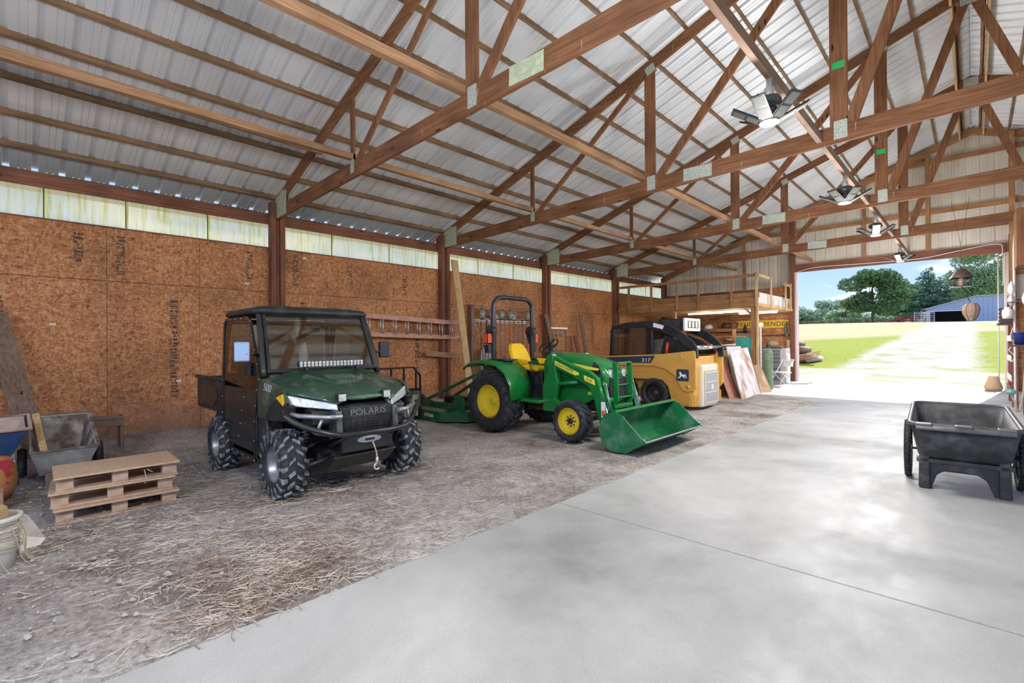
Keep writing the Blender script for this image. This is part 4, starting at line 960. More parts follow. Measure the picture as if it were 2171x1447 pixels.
for s in (-1, 1):
    b = MB(); b.loft([[(x, s*yc+.055*math.cos(a)*k_, zc+.075*math.sin(a)*k_) for a in [q*PI/6 for q in range(12)]] for x, yc, zc, k_ in ((1.16, .17, 1.0, 1.), (1.27, .165, .995, .95), (1.285, .16, .995, .6))]); b.build('headlight', 'lens', t)
    b = MB(); b.prism([(.4, 1.17), (.75, 1.13), (1.12, 1.08), (1.1, 1.05), (.9, 1.06), (.4, 1.13)], min(s*.305, s*.318), max(s*.305, s*.318)); b.build('hood_stripe', 'decal_yellow', t)
    b = MB(); b.prism([(1.0, 1.18), (1.1, 1.12), (1.14, 1.0), (1.02, .98), (.95, 1.05)], min(s*.268, s*.285), max(s*.268, s*.285)); b.build('vent_panel', 'black_plastic', t, .004)
# floor, fenders, seat, console, steering
b = MB(); b.box(-.55, .12, -.62, .62, .52, .57); b.build('floor_deck', 'tractor_green', t, .015)
for s in (-1, 1):
    o_ = s*.86; i_ = s*.36
    path = [(-.28, .54), (-.3, .8), (-.42, 1.0), (-.62, 1.12), (-.95, 1.16), (-1.25, 1.13), (-1.42, 1.04)]
    b = MB(); b.loft([[(x, o_, z-.03), (x, o_-s*.03, z+.015), (x, (o_+i_)/2, z+.03), (x, i_, z+.03)] for x, z in path], closed=False, cap=False); b.build('rear_fender', 'tractor_green', t, solid=.025)
    b = MB(); b.prism(path+[(-1.3, .8), (-.6, .6)], min(i_, i_-s*.02), max(i_, i_-s*.02)); b.build('fender_skirt', 'tractor_green', t)
    b = MB(); b.box(-1.0, -.55, min(s*.4, s*.68), max(s*.4, s*.68), 1.17, 1.2); b.build('fender_pad', 'black_plastic', t, .01)
b = MB(); b.loft([[(x+(.0), y, z) for x, y, z in sec] for sec in [
    [(-.62, -.2, 1.02), (-.5, -.24, 1.0), (-.15, -.2, .98), (-.12, .2, .98), (-.5, .24, 1.0), (-.62, .2, 1.02)],
    [(-.66, -.22, 1.08), (-.5, -.26, 1.06), (-.12, -.22, 1.05), (-.1, .22, 1.05), (-.5, .26, 1.06), (-.66, .22, 1.08)]]], smooth=False)
sq = b.build('seat', 'seat_yellow', t, .045, 4); sq.location = (-.14, 0, 0)
b = MB(); b.loft([[(-.68-.2*q, -.2*w_, 1.04+.42*q), (-.66-.2*q, -.24*w_, 1.04+.42*q), (-.59-.2*q, -.22*w_, 1.04+.42*q), (-.6-.2*q, .22*w_, 1.04+.42*q), (-.66-.2*q, .24*w_, 1.04+.42*q), (-.68-.2*q, .2*w_, 1.04+.42*q)] for q, w_ in ((0, .95), (.25, 1.0), (.5, .98), (.75, .9), (.92, .72), (1.0, .5))], smooth=True); sq = b.build('seat_back', 'seat_yellow', t, .02, 2); sq.location = (-.14, 0, 0)
for s in (-1, 1):
    b = MB(); b.prism([(-.7, 1.2), (-.4, 1.18), (-.36, 1.12), (-.62, 1.08)], min(s*.24, s*.3), max(s*.24, s*.3)); b.build('armrest', 'seat_yellow', t, .02)
b = MB(); b.box(-.6, -.2, -.18, .18, .75, 1.0); b.build('seat_base', 'black_plastic', t, .02)
b = MB(); b.prism([(.05, .6), (-.12, .75), (-.12, 1.15), (.0, 1.3), (.2, 1.31), (.25, .8)], -.24, .24); b.build('dash_console', 'tractor_green', t, .03)
b = MB(); b.box(-.14, .02, -.2, .2, 1.2, 1.33); b.build('instrument_hood', 'black_plastic', t, .03)
b = MB(); b.lathe([(.165, 0), (.18, .013), (.195, 0), (.18, -.013), (.165, 0)], n=32); b.bar((-.17, 0, 0), (.17, 0, 0), .035, .012); b.bar((0, 0, 0), (0, .17, 0), .035, .012); b.tube([(0, 0, 0), (0, 0, -.22)], .03); b.xf(Matrix.Translation((-.2, 0, 1.42)) @ Matrix.Rotation(R(-38), 4, 'Y')); b.build('steering_wheel', 'black_paint', t)
b = MB()
for y_ in (-.3, -.34): b.tube([(-.25, y_, .85), (-.3, y_-.04, 1.12)], .008, 6); b.lathe([(0, .03), (.02, .02), (.02, -.01), (0, -.02)], (-.3, y_-.04, 1.14), 'z', 10)
b.build('control_levers', 'black_paint', t)
# roll bar
b = MB(); b.tube(smooth_path([(-1.02, -.5, .85), (-1.02, -.5, 1.3), (-1.02, -.5, 2.06), (-1.02, -.46, 2.2), (-1.02, -.34, 2.27), (-1.02, 0, 2.275), (-1.02, .34, 2.27), (-1.02, .46, 2.2), (-1.02, .5, 2.06), (-1.02, .5, 1.3), (-1.02, .5, .85)], 4), .04, 8); rb = b.build('roll_bar', 'black_paint', t)
for s in (-1, 1):
    b = MB(); b.lathe([(0, -.05), (.1, -.05), (.1, .05), (0, .05)], (-1.06, s*.52, 1.68), 'y', 20); b.prism([(-1.16, 1.68), (-.96, 1.68), (-.98, 1.45), (-1.1, 1.45)], s*.52-.04, s*.52+.04); b.build('hinge_bracket', 'black_plastic', rb, .008)
    b = MB(); b.box(-1.12, -1.02, s*.6-.06, s*.6+.06, 1.46, 1.64); q = b.build('warning_lamp', 'black_plastic', t, .01)
    b = MB(); b.box(-1.015, -1.0, s*.6-.05, s*.6+.05, 1.47, 1.63); b.box(-1.11, -1.03, min(s*.66, s*.672), max(s*.66, s*.672), 1.47, 1.63); b.build('lamp_lens', 'red_lens', q, .004)
    b = MB(); b.box(-1.12, -1.02, s*.58-.05, s*.58+.05, 1.3, 1.44); b.build('lamp_bracket', 'black_plastic', t, .008)
# loader
bk = MB()
bp = [(1.56, .54), (1.4, .49), (1.33, .3), (1.38, .1), (1.5, .03), (1.7, .03), (2.0, .2)]   # profile of the bucket shell x,z
for (a, c_) in zip(bp, bp[1:]): bk.add([(a[0], -.77, a[1]), (c_[0], -.77, c_[1]), (c_[0], .93, c_[1]), (a[0], .93, a[1])], [(0, 1, 2, 3)])
bo = bk.build('bucket_shell', 'bucket_green', t, solid=.014)
for y_ in (-.775, .93):
    b = MB(); b.prism([(1.56, .55), (1.39, .5), (1.31, .3), (1.36, .09), (1.5, .02), (1.72, .02), (2.0, .2), (1.8, .38), (1.68, .5)], y_-.006, y_+.006)
    b.prism([(1.62, .03), (1.72, .02), (2.02, .2), (1.98, .235), (1.7, .08)], y_-.012, y_+.012); b.build('bucket_side', 'bucket_green', t)
b = MB(); b.bar((1.96, -.78, .175), (1.96, .935, .175), .1, .016, (-.55, 0, 1)); b.build('cutting_edge', 'grey_steel', t)
b = MB(); b.bar((1.56, -.78, .55), (1.56, .935, .55), .05, .035); b.build('bucket_lip', 'tractor_green', t, .006)
for s in (-1, 1):
    Yb = s*.44
    b = MB(); b.prism([(.08, .4), (.08, .8), (.2, 1.02), (.16, 1.26), (.3, 1.3), (.36, 1.1), (.42, .85), (.34, .6), (.5, .5), (.5, .4)], Yb-.05, Yb+.05); b.build('loader_tower', 'tractor_green', t, .01)
    b = MB(); b.prism([(.14, 1.2), (.24, 1.27), (.36, 1.26), (.75, 1.13), (1.12, 1.04), (1.27, .95), (1.33, .78), (1.46, .36), (1.38, .28), (1.3, .32), (1.19, .68), (1.08, .83), (.7, .98), (.26, 1.1)], Yb-.045, Yb+.045); bm_ = b.build('loader_boom', 'tractor_green', t, .012)
    yo = Yb+s*.047
    b = MB(); b.prism([(.38, 1.19), (.9, 1.02), (.9, .985), (.82, .98), (.38, 1.12)], min(yo, yo+s*.003), max(yo, yo+s*.003)); b.build('boom_decal', 'decal_yellow', bm_)
    q = text('boom_lettering', 'JOHN DEERE', .055, (.6, yo+s*.005, 1.088), (R(90), 0, 0 if s < 0 else PI), 'tractor_green', bm_, .001, (1.1, 1, 1)); q.rotation_euler = (R(90), R(18) if s < 0 else R(-18), 0 if s < 0 else PI)
    b = MB(); b.prism([(1.0, .99), (1.22, .93), (1.23, .85), (1.02, .91)], min(yo, yo+s*.003), max(yo, yo+s*.003)); b.build('boom_badge', 'decal_yellow', bm_)
    q = text('badge_lettering', 'D160', .05, (1.115, yo+s*.005, .92), (R(90), 0, 0 if s < 0 else PI), 'tractor_green', bm_, .001); q.rotation_euler = (R(90), R(16) if s < 0 else R(-16), 0 if s < 0 else PI)
    b = MB(); b.box(1.36, 1.44, min(yo, yo+s*.003), max(yo, yo+s*.003), .4, .62); q = b.build('warning_decal', 'decal_white', bm_); q.location = (-.01, 0, 0)
    b = MB(); b.box(1.355, 1.425, min(yo, yo+s*.005), max(yo, yo+s*.005), .42, .5); b.build('warning_decal', 'warn_orange', bm_)
    b = MB(); b.tube([(.32, Yb, .82), (.85, Yb, .88)], .032, 10); b.build('lift_cylinder', 'tractor_green', t)
    b = MB(); b.tube([(.85, Yb, .88), (1.05, Yb, .9)], .016, 8); b.build('cylinder_rod', 'chrome', t)
    b = MB(); b.tube([(1.26, Yb+s*.02, .93), (1.4, Yb+s*.02, .6)], .026, 10); b.tube([(1.34, Yb-s*.04, .86), (1.52, Yb-s*.04, .38)], .022, 8); b.build('tilt_cylinder', 'tractor_green', t)
    b = MB(); b.tube([(1.4, Yb+s*.02, .6), (1.5, Yb+s*.02, .3)], .014, 8); b.build('cylinder_rod', 'chrome', t)
    b = MB()
    for k in (0, .03, .06): b.tube(smooth_path([(1.3+k, Yb-s*.06, .9), (1.36+k, Yb-s*.06, .68), (1.44+k, Yb-s*.06, .42)], 3), .008, 5)
    b.build('hydraulic_lines', 'chrome', t)
    q = text('model_number', '3032E', .06, (.95, s*.275, .7), (R(90), 0, 0 if s < 0 else PI), 'decal_yellow', t, .002)
b = MB(); b.tube([(1.34, -.4, .62), (1.34, .4, .62)], .045, 10); b.build('torque_tube', 'tractor_green', t)
# grille guard
b = MB()
for s in (-1, 1): b.prism([(1.3, .52), (1.42, .5), (1.48, .62), (1.46, 1.14), (1.4, 1.18), (1.36, 1.17), (1.38, .7)], s*.2-.01 if s < 0 else .2-.01, s*.2+.01 if s < 0 else .2+.01)
b.bar((1.42, -.2, 1.165), (1.42, .2, 1.165), .08, .02); b.bar((1.42, -.2, .84), (1.42, .2, .84), .015, .015); b.bar((1.42, -.2, .66), (1.42, .2, .66), .09, .02); b.box(1.36, 1.44, -.25, .25, .5, .56); b.build('grille_guard', 'tractor_green', t, .004)
b = MB()
for s in (-1, 1):
    for zz in (.42, .48):
        for yy in (.2, .26): b.lathe([(.018, 0), (.018, .015), (0, .015)], (1.36, s*yy, zz), 'x', 8)
b.build('bolt_heads', 'chrome', t)
b = MB(); b.box(1.2, 1.36, -.3, .3, .38, .52); b.box(1.36, 1.4, -.18, .18, .36, .46); b.build('front_weight_bracket', 'black_plastic', t, .01)
for o in list(t.children):
    if o.type != 'MESH' or o.name.split('.')[0] in ('bucket_shell', 'bucket_side', 'cutting_edge', 'bucket_lip', 'axle'): continue
    k2 = .86 if o.name.split('.')[0] in ('loader_boom', 'lift_cylinder', 'cylinder_rod', 'tilt_cylinder', 'hydraulic_lines', 'grille_guard', 'torque_tube', 'warning_decal', 'bolt_heads', 'front_weight_bracket') else .9
    for oo in [o]+list(o.children):
        if oo.location.x > .3: oo.location.x *= k2; continue
        for v_ in oo.data.vertices:
            if v_.co.x > 0: v_.co.x *= k2
# three point hitch arms
b = MB()
for s in (-1, 1): b.tube([(-1.0, s*.25, .4), (-1.5, s*.36, .38)], .03, 8); b.tube([(-1.25, s*.3, .4), (-1.1, s*.25, .85)], .018, 8)
b.tube([(-1.05, 0, .8), (-1.55, 0, .9)], .028, 8); b.build('hitch_links', 'dark_steel', t)

# ---------------------------------------------------------------- rotary mower behind the tractor
m = thing('rotary_mower', 'green three point rotary mower with a dusty deck hitched behind the tractor', 'mower', (-7.75, 6.27, -.03), 0)
dk = [(-.55, -.72), (.55, -.76), (.95, -.42), (1.02, .42), (.55, .76), (-.55, .72), (-.72, .3), (-.72, -.3)]
b = MB(); b.prism(dk, .2, .215, 'xy'); b.build('deck', 'dusty_deck', m)
b = MB()
for (a, c_) in zip(dk, dk[1:]+dk[:1]): b.add([(a[0], a[1], .03), (c_[0], c_[1], .03), (c_[0], c_[1], .22), (a[0], a[1], .22)], [(0, 1, 2, 3)])
b.build('deck_skirt', 'mower_green', m, solid=.012)
text('deck_lettering', 'RM2060', .09, (.2, -.755, .125), (R(90), 0, R(-2)), 'decal_white', m, .002)
b = MB(); b.box(-.5, .8, -.42, -.36, .215, .33); b.box(-.5, .8, .36, .42, .215, .33); b.box(.62, .7, -.7, .7, .215, .3); b.prism([(.45, .2), (.95, .2), (.95, .45), (.8, .55), (.6, .4)], -.5, -.48); b.prism([(.45, .2), (.95, .2), (.95, .45), (.8, .55), (.6, .4)], .48, .5); b.build('deck_frame', 'mower_green', m, .006)
b = MB()
for s in (-1, 1): b.bar((1.12, s*.1, 1.0), (-.45, s*.36, .33), .05, .05); b.bar((1.12, s*.12, 1.0), (.85, s*.42, .3), .05, .012)
b.box(1.07, 1.17, -.14, .14, .93, 1.08); b.build('hitch_frame', 'mower_green', m, .005)
b = MB(); b.box(-.12, .2, -.14, .14, .22, .42); b.lathe([(.16, .22), (.16, .26), (.1, .28)], (0, 0, 0), 'z', 20); b.build('gearbox', 'black_plastic', m, .02)
b = MB(); b.tube([(.2, 0, .36), (.75, 0, .42), (1.15, 0, .5)], .05, 12); b.build('drive_shaft', 'black_plastic', m)
b = MB(); b.bar((-.7, 0, .22), (-1.1, 0, .3), .07, .07); b.lathe([(.05, -.05), (.18, -.05), (.2, 0), (.18, .05), (.05, .05)], (-1.15, 0, .2), 'y', 20); b.build('tail_wheel', 'tire_rubber', m)

# ---------------------------------------------------------------- small steel trailer seen between UTV and mower
q = thing('yard_trailer', 'dusty black steel yard trailer with a slatted tailgate rack, behind the utility vehicle', 'trailer', (-8.15, 4.93, 0), R(3))
b = MB(); b.box(-.6, .5, -.5, .45, .25, .3)
b.box(-.6, .5, -.52, -.48, .25, .58); b.box(-.6, .5, .43, .47, .25, .58); b.box(.47, .51, -.5, .45, .25, .58); b.box(-.62, -.58, -.5, .45, .25, .58); b.build('trailer_bed', 'dusty_black', q, .006)
b = MB()
for y_ in (-.48, -.2, .08, .36): b.bar((.49, y_, .55), (.49, y_, 1.02), .035, .02, (1, 0, 0))
b.bar((.49, -.5, 1.02), (.49, .3, 1.02), .02, .03); b.bar((.49, .3, 1.02), (.49, .46, .86), .03, .03); b.bar((.49, .46, .87), (.49, .46, .1), .03, .03, (1, 0, 0)); b.bar((.5, -.5, .6), (.5, .46, .6), .03, .05); b.build('tailgate_rack', 'black_paint', q)
b = MB(); b.box(.5, .52, -.42, .38, .1, .5); b.build('rear_panel', 'dusty_deck', q)
for s in (-1, 1): wheel(q, (0, s*.6-.02, .2), .21, .12, .1, 'ag', s, 'grey_steel', 'wheel', .2)

# ---------------------------------------------------------------- skid steer (rear faces +x)
k_ = thing('skid_steer_loader', 'yellow and black skid steer loader with caged cab, seen from its side and rear', 'skid steer', (-5.2, 10.53, 0), 0)
for x in (-.72, .1):
    for s in (-1, 1): wheel(k_, (x, s*.61, .34), .365, .28, .2, 'ag', s, 'black_plastic', 'wheel', .2)
b = MB(); b.prism([(-1.15, .5), (-1.15, .95), (-.9, 1.1), (.5, 1.1), (.95, 1.15), (.95, .2), (-.9, .2)], -.5, .5); b.box(-1.2, .6, -.72, .72, .78, .84); b.build('chassis', 'deere_yellow', k_, .02)
b = MB(); b.prism([(.55, .92), (.95, 1.0), (1.0, .9), (1.0, .1), (.6, .08), (.42, .4)], -.7, .7); b.build('rear_body', 'deere_yellow', k_, .03)
b = MB(); b.prism([(.9, .97), (1.05, .98), (1.08, .93), (1.08, .08), (.9, .06)], -.46, .36); b.build('engine_door', 'cream_paint', k_, .03)
b = MB(); b.box(1.13, 1.14, -.34, .36, .14, .84); gr_ = b.build('rear_grille', 'grille_grey', k_, .005); gr_.location = (-.05, -.04, 0)
b = MB()
for j in range(3):
    z0_ = .17+j*.22
    for q_ in range(22): b.box(1.14, 1.146, -.31+q_*.03, -.295+q_*.03, z0_, z0_+.19)
    for q_ in range(8): b.box(1.14, 1.148, -.31, .35, z0_+q_*.025, z0_+q_*.025+.006)
b.build('grille_mesh', 'silver_grey', gr_)
b = MB()
for zz in (.155, .375, .595, .8): b.box(1.14, 1.155, -.33, .37, zz-.012, zz+.012)
for yy in (-.33, .36): b.box(1.14, 1.155, yy-.01, yy+.012, .155, .8)
b.box(1.14, 1.156, -.02, .09, .43, .54); b.build('grille_frame', 'cream_paint', gr_)
for s in (-1, 1):
    b = MB(); b.box(.88, .98, min(s*.5, s*.74), max(s*.5, s*.74), .1, .34)
    for y_ in (.54, .62, .7): b.box(.9, 1.02, s*y_-.02, s*y_+.02, .1, .36)
    b.build('rear_bumper_ribs', 'deere_yellow', k_, .01)
    b = MB(); b.prism([(-1.1, .64), (.28, .64), (.42, .5), (.5, .2), (.92, .1), (.95, .95), (-1.1, .95)], min(s*.712, s*.66), max(s*.712, s*.66)); b.build('body_side', 'deere_yellow', k_, .01)
for s in (-1, 1):
    Yo = s*.77; ya, yb_ = min(Yo, Yo-s*.07), max(Yo, Yo-s*.07)
    arm = [(-1.15, .93), (-1.15, 1.14), (.3, 1.2), (1.04, 1.28), (1.06, 1.2), (1.06, .52), (1.0, .44), (.88, .41), (.76, .44), (.7, .55), (.62, .72), (.42, .86), (.15, .93)]
    b = MB(); b.prism(arm, ya, yb_); la = b.build('lift_arm', 'deere_yellow', k_, .015)
    b = MB(); b.prism([(-1.1, .99), (-1.1, 1.11), (.16, 1.165), (.05, 1.0)], min(Yo, Yo+s*.003), max(Yo, Yo+s*.003)); b.build('arm_stripe', 'navy', la)
    text('arm_number', '317', .115, (-.06, Yo+s*.005, 1.06), (R(90), 0, 0 if s < 0 else PI), 'decal_white', la, .001, (1.3, 1, 1))
    # leaping deer emblem
    cx5, cz5 = .78, .76
    rr_ = lambda w_, h_, r_: [(cx5+x, cz5+z) for x, z in arc(w_-r_, h_-r_, r_, 0, 90, 4)+arc(-w_+r_, h_-r_, r_, 90, 180, 4)+arc(-w_+r_, -h_+r_, r_, 180, 270, 4)+arc(w_-r_, -h_+r_, r_, 270, 360, 4)]
    b = MB(); b.prism(rr_(.135, .125, .03), min(Yo, Yo+s*.003), max(Yo, Yo+s*.003)); em = b.build('emblem', 'navy', la)
    deer = [(-.1, -.055), (-.085, -.035), (-.05, -.03), (-.065, .0), (-.05, .02), (-.075, .035), (-.07, .06), (-.045, .075), (-.04, .055), (-.025, .05), (-.015, .02), (.03, .015), (.06, .02), (.075, .0), (.09, -.06), (.075, -.06), (.06, -.02), (.03, -.03), (.055, -.06), (.035, -.062), (.0, -.025), (-.02, -.02), (-.05, -.05), (-.1, -.07)]
    b = MB(); b.prism([(cx5+x, cz5+z) for x, z in deer], min(Yo+s*.003, Yo+s*.006), max(Yo+s*.003, Yo+s*.006)); b.build('emblem_animal', 'decal_white', em)
    b = MB(); b.box(.17, .35, min(Yo-s*.2, Yo-s*.19), max(Yo-s*.2, Yo-s*.19), .74, .83); b.build('side_sticker', 'decal_white', k_)
    b = MB(); b.lathe([(.0, s*.0), (.045, 0), (.045, s*.012), (.02, s*.012), (.02, s*.02), (0, s*.02)], (.9, Yo, .52), 'y', 16); b.lathe([(.0, 0), (.025, 0), (.025, s*.006), (0, s*.006)], (.75, Yo, 1.14), 'y', 12); b.build('pivot_pin', 'deere_yellow', la)
    # upper arm
    up_ = [(-.12, 1.86), (-.05, 1.95), (.1, 1.93), (.45, 1.83), (.72, 1.7), (1.0, 1.46), (1.08, 1.34), (1.09, 1.12), (.98, 1.12), (.96, 1.27), (.8, 1.42), (.6, 1.55), (.3, 1.68), (.02, 1.76)] 
    b = MB(); b.prism(up_, min(Yo-s*.02, Yo-s*.1), max(Yo-s*.02, Yo-s*.1)); ua = b.build('upper_arm', 'black_paint', k_, .01)
    b = MB(); b.prism([(.12, 1.89), (.36, 1.82), (.33, 1.74), (.1, 1.8)], min(Yo-s*.02, Yo-s*.016), max(Yo-s*.02, Yo-s*.016)); b.build('arm_sticker', 'decal_white', ua)
    b = MB(); b.prism([(.2, 1.18), (.3, 1.62), (.62, 1.5), (.95, 1.24), (.95, 1.18)], min(s*.6, s*.58), max(s*.6, s*.58)); b.build('arm_web', 'black_paint', k_)
b = MB(); b.tube([(1.02, -.7, 1.34), (1.02, .7, 1.34)], .045, 12); b.build('arm_crossbar', 'chrome', k_)
b = MB(); b.tube([(.35, -.62, 1.2), (.38, -.62, 1.45)], .035, 8); b.build('tail_lamp', 'red_lens', k_, 0)
# cab
b = MB()
def cabsec(x, zt, hw=.5): return [(x, -hw, 1.08), (x, -hw, zt-.1), (x, -hw+.06, zt), (x, hw-.06, zt), (x, hw, zt-.1), (x, hw, 1.08)]
for (x0, x1) in ((-1.12, -1.0), (-.18, -.04)): b.loft([cabsec(x0, 1.72 if x0 < -1 else 1.93), cabsec(x1, 1.82 if x0 < -1 else 1.93)], smooth=False)
b2 = MB(); b2.loft([[(x, -.55, z) , (x, .55, z), (x, .52, z+.05), (x, -.52, z+.05)] for x, z in ((-1.15, 1.68), (-1.02, 1.82), (-.7, 1.88), (-.1, 1.9), (.05, 1.88))]); b2.build('cab_roof', 'black_plastic', k_, .02)
b = MB()
for s in (-1, 1):
    b.bar((-1.12, s*.52, .95), (-1.06, s*.52, 1.78), .09, .06, (0, 1, 0)); b.bar((-.1, s*.52, 1.0), (-.1, s*.52, 1.9), .16, .06, (0, 1, 0)); b.bar((-1.1, s*.52, 1.13), (0, s*.52, 1.13), .06, .06); b.bar((-1.08, s*.52, 1.82), (0, s*.52, 1.86), .06, .1)
b.bar((-.05, -.5, 1.8), (-.05, .5, 1.8), .08, .12); b.build('cab_frame', 'black_paint', k_, .012)
b = MB()
for s in (-1, 1):
    for j in range(19): x = -1.05+j*.048; b.bar((x, s*.505, 1.15), (x, s*.505, 1.8), .012, .012, (0, 1, 0))
    for j in range(13): z = 1.18+j*.048; b.bar((-1.08, s*.5, z), (-.18, s*.5, z), .012, .012)
b.build('cab_screen', 'mesh_black', k_)
for s in (-1, 1):
    b = MB(); b.box(-1.06, -.18, s*.53-.003, s*.53+.003, 1.15, 1.8); b.build('side_window', 'cab_glass', k_)
b = MB(); b.box(-.65, -.2, -.3, .3, .9, 1.05); b.prism([(-.28, 1.0), (-.2, 1.55), (-.1, 1.55), (-.14, 1.0)], -.26, .26); b.build('cab_seat', 'black_plastic', k_, .03)
b = MB(); b.box(-.95, -.2, -.48, .48, .5, .95); b.build('cab_tub', 'black_paint', k_, .02)
# air conditioner pod on the cab's rear
b = MB(); b.box(.0, .62, -.3, .42, 1.72, 1.98); ac = b.build('roof_unit', 'black_plastic', k_, .02)
b = MB(); b.box(.6, .66, -.34, .46, 1.7, 1.99); b.build('unit_grille_frame', 'white_paint', ac, .015)
b = MB(); b.box(.655, .668, -.22, .34, 1.77, 1.93); b.build('unit_opening', 'black_paint', ac)
b = MB()
for y_ in (-.14, .04, .22): b.box(.66, .675, y_-.05, y_+.05, 1.78, 1.92)
b.build('unit_vents', 'cream_paint', ac, .005)
b = MB()
for j in range(6): b.box(.1, .5, -.305, -.3, 1.76+j*.035, 1.775+j*.035)
b.build('unit_louvres', 'dark_steel', ac)
# ================================================================== LOFT AND STORAGE CORNER
lf = thing('storage_loft', 'timber storage loft with an open stud railing in the far left corner', 'loft', (-7.2, 15.7, 0), 0)
def part(name, m, boxes, par, bev=.003):
    b = MB()
    for q in boxes: b.box(*q)
    return b.build(name, m, par, bev)
part('rim_board', 'loft_wood_x', [(-2.35, 2.5, -.06, -.02, 2.53, 2.79)], lf)
part('rim_board', 'loft_wood_x', [(-2.35, 2.5, .04, .08, 2.8, 2.97)], lf)
part('rim_board', 'fresh_wood_y', [(2.46, 2.5, -.02, 3.9, 2.53, 2.62)], lf)
part('side_board', 'painted_board', [(2.4, 2.43, .1, 3.85, 2.63, 2.98)], lf)
part('deck', 'plywood_face', [(-2.4, 2.44, 0, 3.88, 2.62, 2.64)], lf)
for k in range(9):
    y = .15+k*.43; part('joist', 'fresh_wood_x', [(-2.4, 2.45, y, y+.04, 2.5, 2.62)], lf)
for x in (-9.088, -8.195, -7.255, -6.518, -5.462): part('railing_stud', 'loft_wood_z', [(x+7.2-.04, x+7.2+.04, -.1, -.06, 2.53, 3.48)], lf)
part('corner_stud', 'fresh_wood_z', [(2.43, 2.5, -.1, -.06, 2.5, 3.56)], lf)
part('top_rail', 'loft_wood_x', [(-2.35, 2.5, -.06, -.02, 3.44, 3.53)], lf)
for y in (1.19, 2.85, 3.5): part('railing_stud', 'fresh_wood_z', [(2.5, 2.54, y-.04, y+.04, 2.53, 3.5)], lf)
part('side_rail', 'fresh_wood_y', [(2.46, 2.5, -.06, 1.25, 3.44, 3.53)], lf); part('side_rail', 'fresh_wood_y', [(2.46, 2.5, 2.8, 3.6, 3.38, 3.47)], lf)
part('corner_post', 'loft_wood_z', [(2.28, 2.42, -.02, .12, 0, 2.53)], lf); part('corner_post', 'fresh_wood_z', [(2.43, 2.48, -.05, .1, 0, 2.53)], lf)
part('inner_post', 'loft_wood_z', [(-.35, -.25, .2, .34, 0, 2.5)], lf)
b = MB(); b.bar((2.3, .1, 2.25), (2.05, .1, 2.52), .04, .06); b.build('brace', 'fresh_wood_x', lf)
for x, y, lab in [(-6.6, 16.4, 'long fluorescent tube light under the loft, left of the other tubes'), (-5.6, 16.1, 'fluorescent tube light under the loft nearest the corner post'), (-5.3, 17.6, 'fluorescent tube light under the loft above the yellow sign')]:
    tt = thing('tube_light', lab, 'light', (x, y, 2.42), 0, 'tube lights under the loft')
    part('lamp_housing', 'white_paint', [(-.62, .62, -.05, .05, .03, .08)], tt); b = MB(); b.tube([(-.6, 0, 0), (.6, 0, 0)], .02, 8); b.build('glow_tube', 'led_tube', tt)
    l = bpy.data.lights.new('tube_glow', 'POINT'); l.shadow_soft_size = .1; l.energy = 16; l.color = (1, .97, .88); o = bpy.data.objects.new('tube_glow', l); C.objects.link(o); o.parent = tt; o.location = (0, 0, -.18)
# things on the loft
b = MB(); b.tube([(-7.9, 18.2, 2.99), (-7.9, 19.3, 2.99)], .07, 10); 
tag(b.build('rolled_tarp', 'dark_steel'), 'dark rolled tarp lying on the loft deck', 'tarp')
# sign
t = thing('name_sign', 'long yellow FENDER BENDER sign on the far wall under the loft', 'sign', (-5.7, 19.68, 2.1))
part('sign_board', 'sign_yellow', [(-.95, .83, -.02, .02, -.15, .15)], t, .004)
text('sign_lettering', 'FENDER BENDER', .235, (-.06, -.024, 0), (R(90), 0, 0), 'sign_ink', t, .003, (.98, 1, 1), space=1.06)
# shelves, bench and clutter against the far wall
def item(name, label, cat, m, boxes, bev=.006, group=None):
    b = MB()
    for q in boxes: b.box(*q)
    return tag(b.build(name, m, None, bev), label, cat, group)
item('wall_shelf', 'long orange wooden shelf on the far wall left of the yellow sign', 'shelf', 'loft_wood_x', [(-9.4, -6.0, 19.3, 19.68, 1.9, 1.96), (-9.4, -6.0, 19.3, 19.34, 1.84, 1.96)])
item('wall_shelf', 'narrow wooden ledge on the far wall below the yellow sign', 'shelf', 'loft_wood_x', [(-6.0, -4.85, 19.55, 19.7, 1.68, 1.72)])
item('work_table', 'brown bench top piled with offcuts in front of the far wall', 'bench', 'old_wood_x', [(-9.2, -6.68, 18.7, 19.3, .95, 1.02), (-9.1, -9.0, 18.75, 18.85, 0, .95), (-6.85, -6.75, 18.75, 18.85, 0, .95), (-9.1, -9.0, 19.1, 19.2, 0, .95), (-6.85, -6.75, 19.1, 19.2, 0, .95)])
t = thing('steel_cabinet', 'turquoise metal cabinet standing beside the loft corner post', 'cabinet', (-6.3, 19.1, 0))
part('body', 'teal', [(-.3, .3, -.25, .25, 0, 1.6)], t, .01); part('door', 'teal', [(-.28, -.01, -.265, -.25, .05, 1.55)], t, .004); part('door', 'teal', [(.01, .28, -.265, -.25, .05, 1.55)], t, .004); part('handle', 'chrome', [(.03, .05, -.28, -.265, .8, .95)], t, .002)
item('storage_box', 'brown wooden box on top of the turquoise cabinet', 'box', 'old_wood_x', [(-6.58, -6.02, 18.88, 19.3, 1.602, 1.76)])
for k, (x, h_, m_, lab) in enumerate([(-8.2, .26, 'dark_steel', 'dark coiled drum on the orange shelf'), (-7.0, .24, 'copper_brown', 'round dark helmet shaped item on the orange shelf left of the sign'), (-7.7, .18, 'white_paint', 'white carton on the orange shelf')]):
    b = MB(); b.lathe([(0, 0), (.16, 0), (.17, h_*.5), (.12, h_), (0, h_)], (x, 19.45, 1.965), n=16); tag(b.build('shelf_item', m_), lab, 'container')
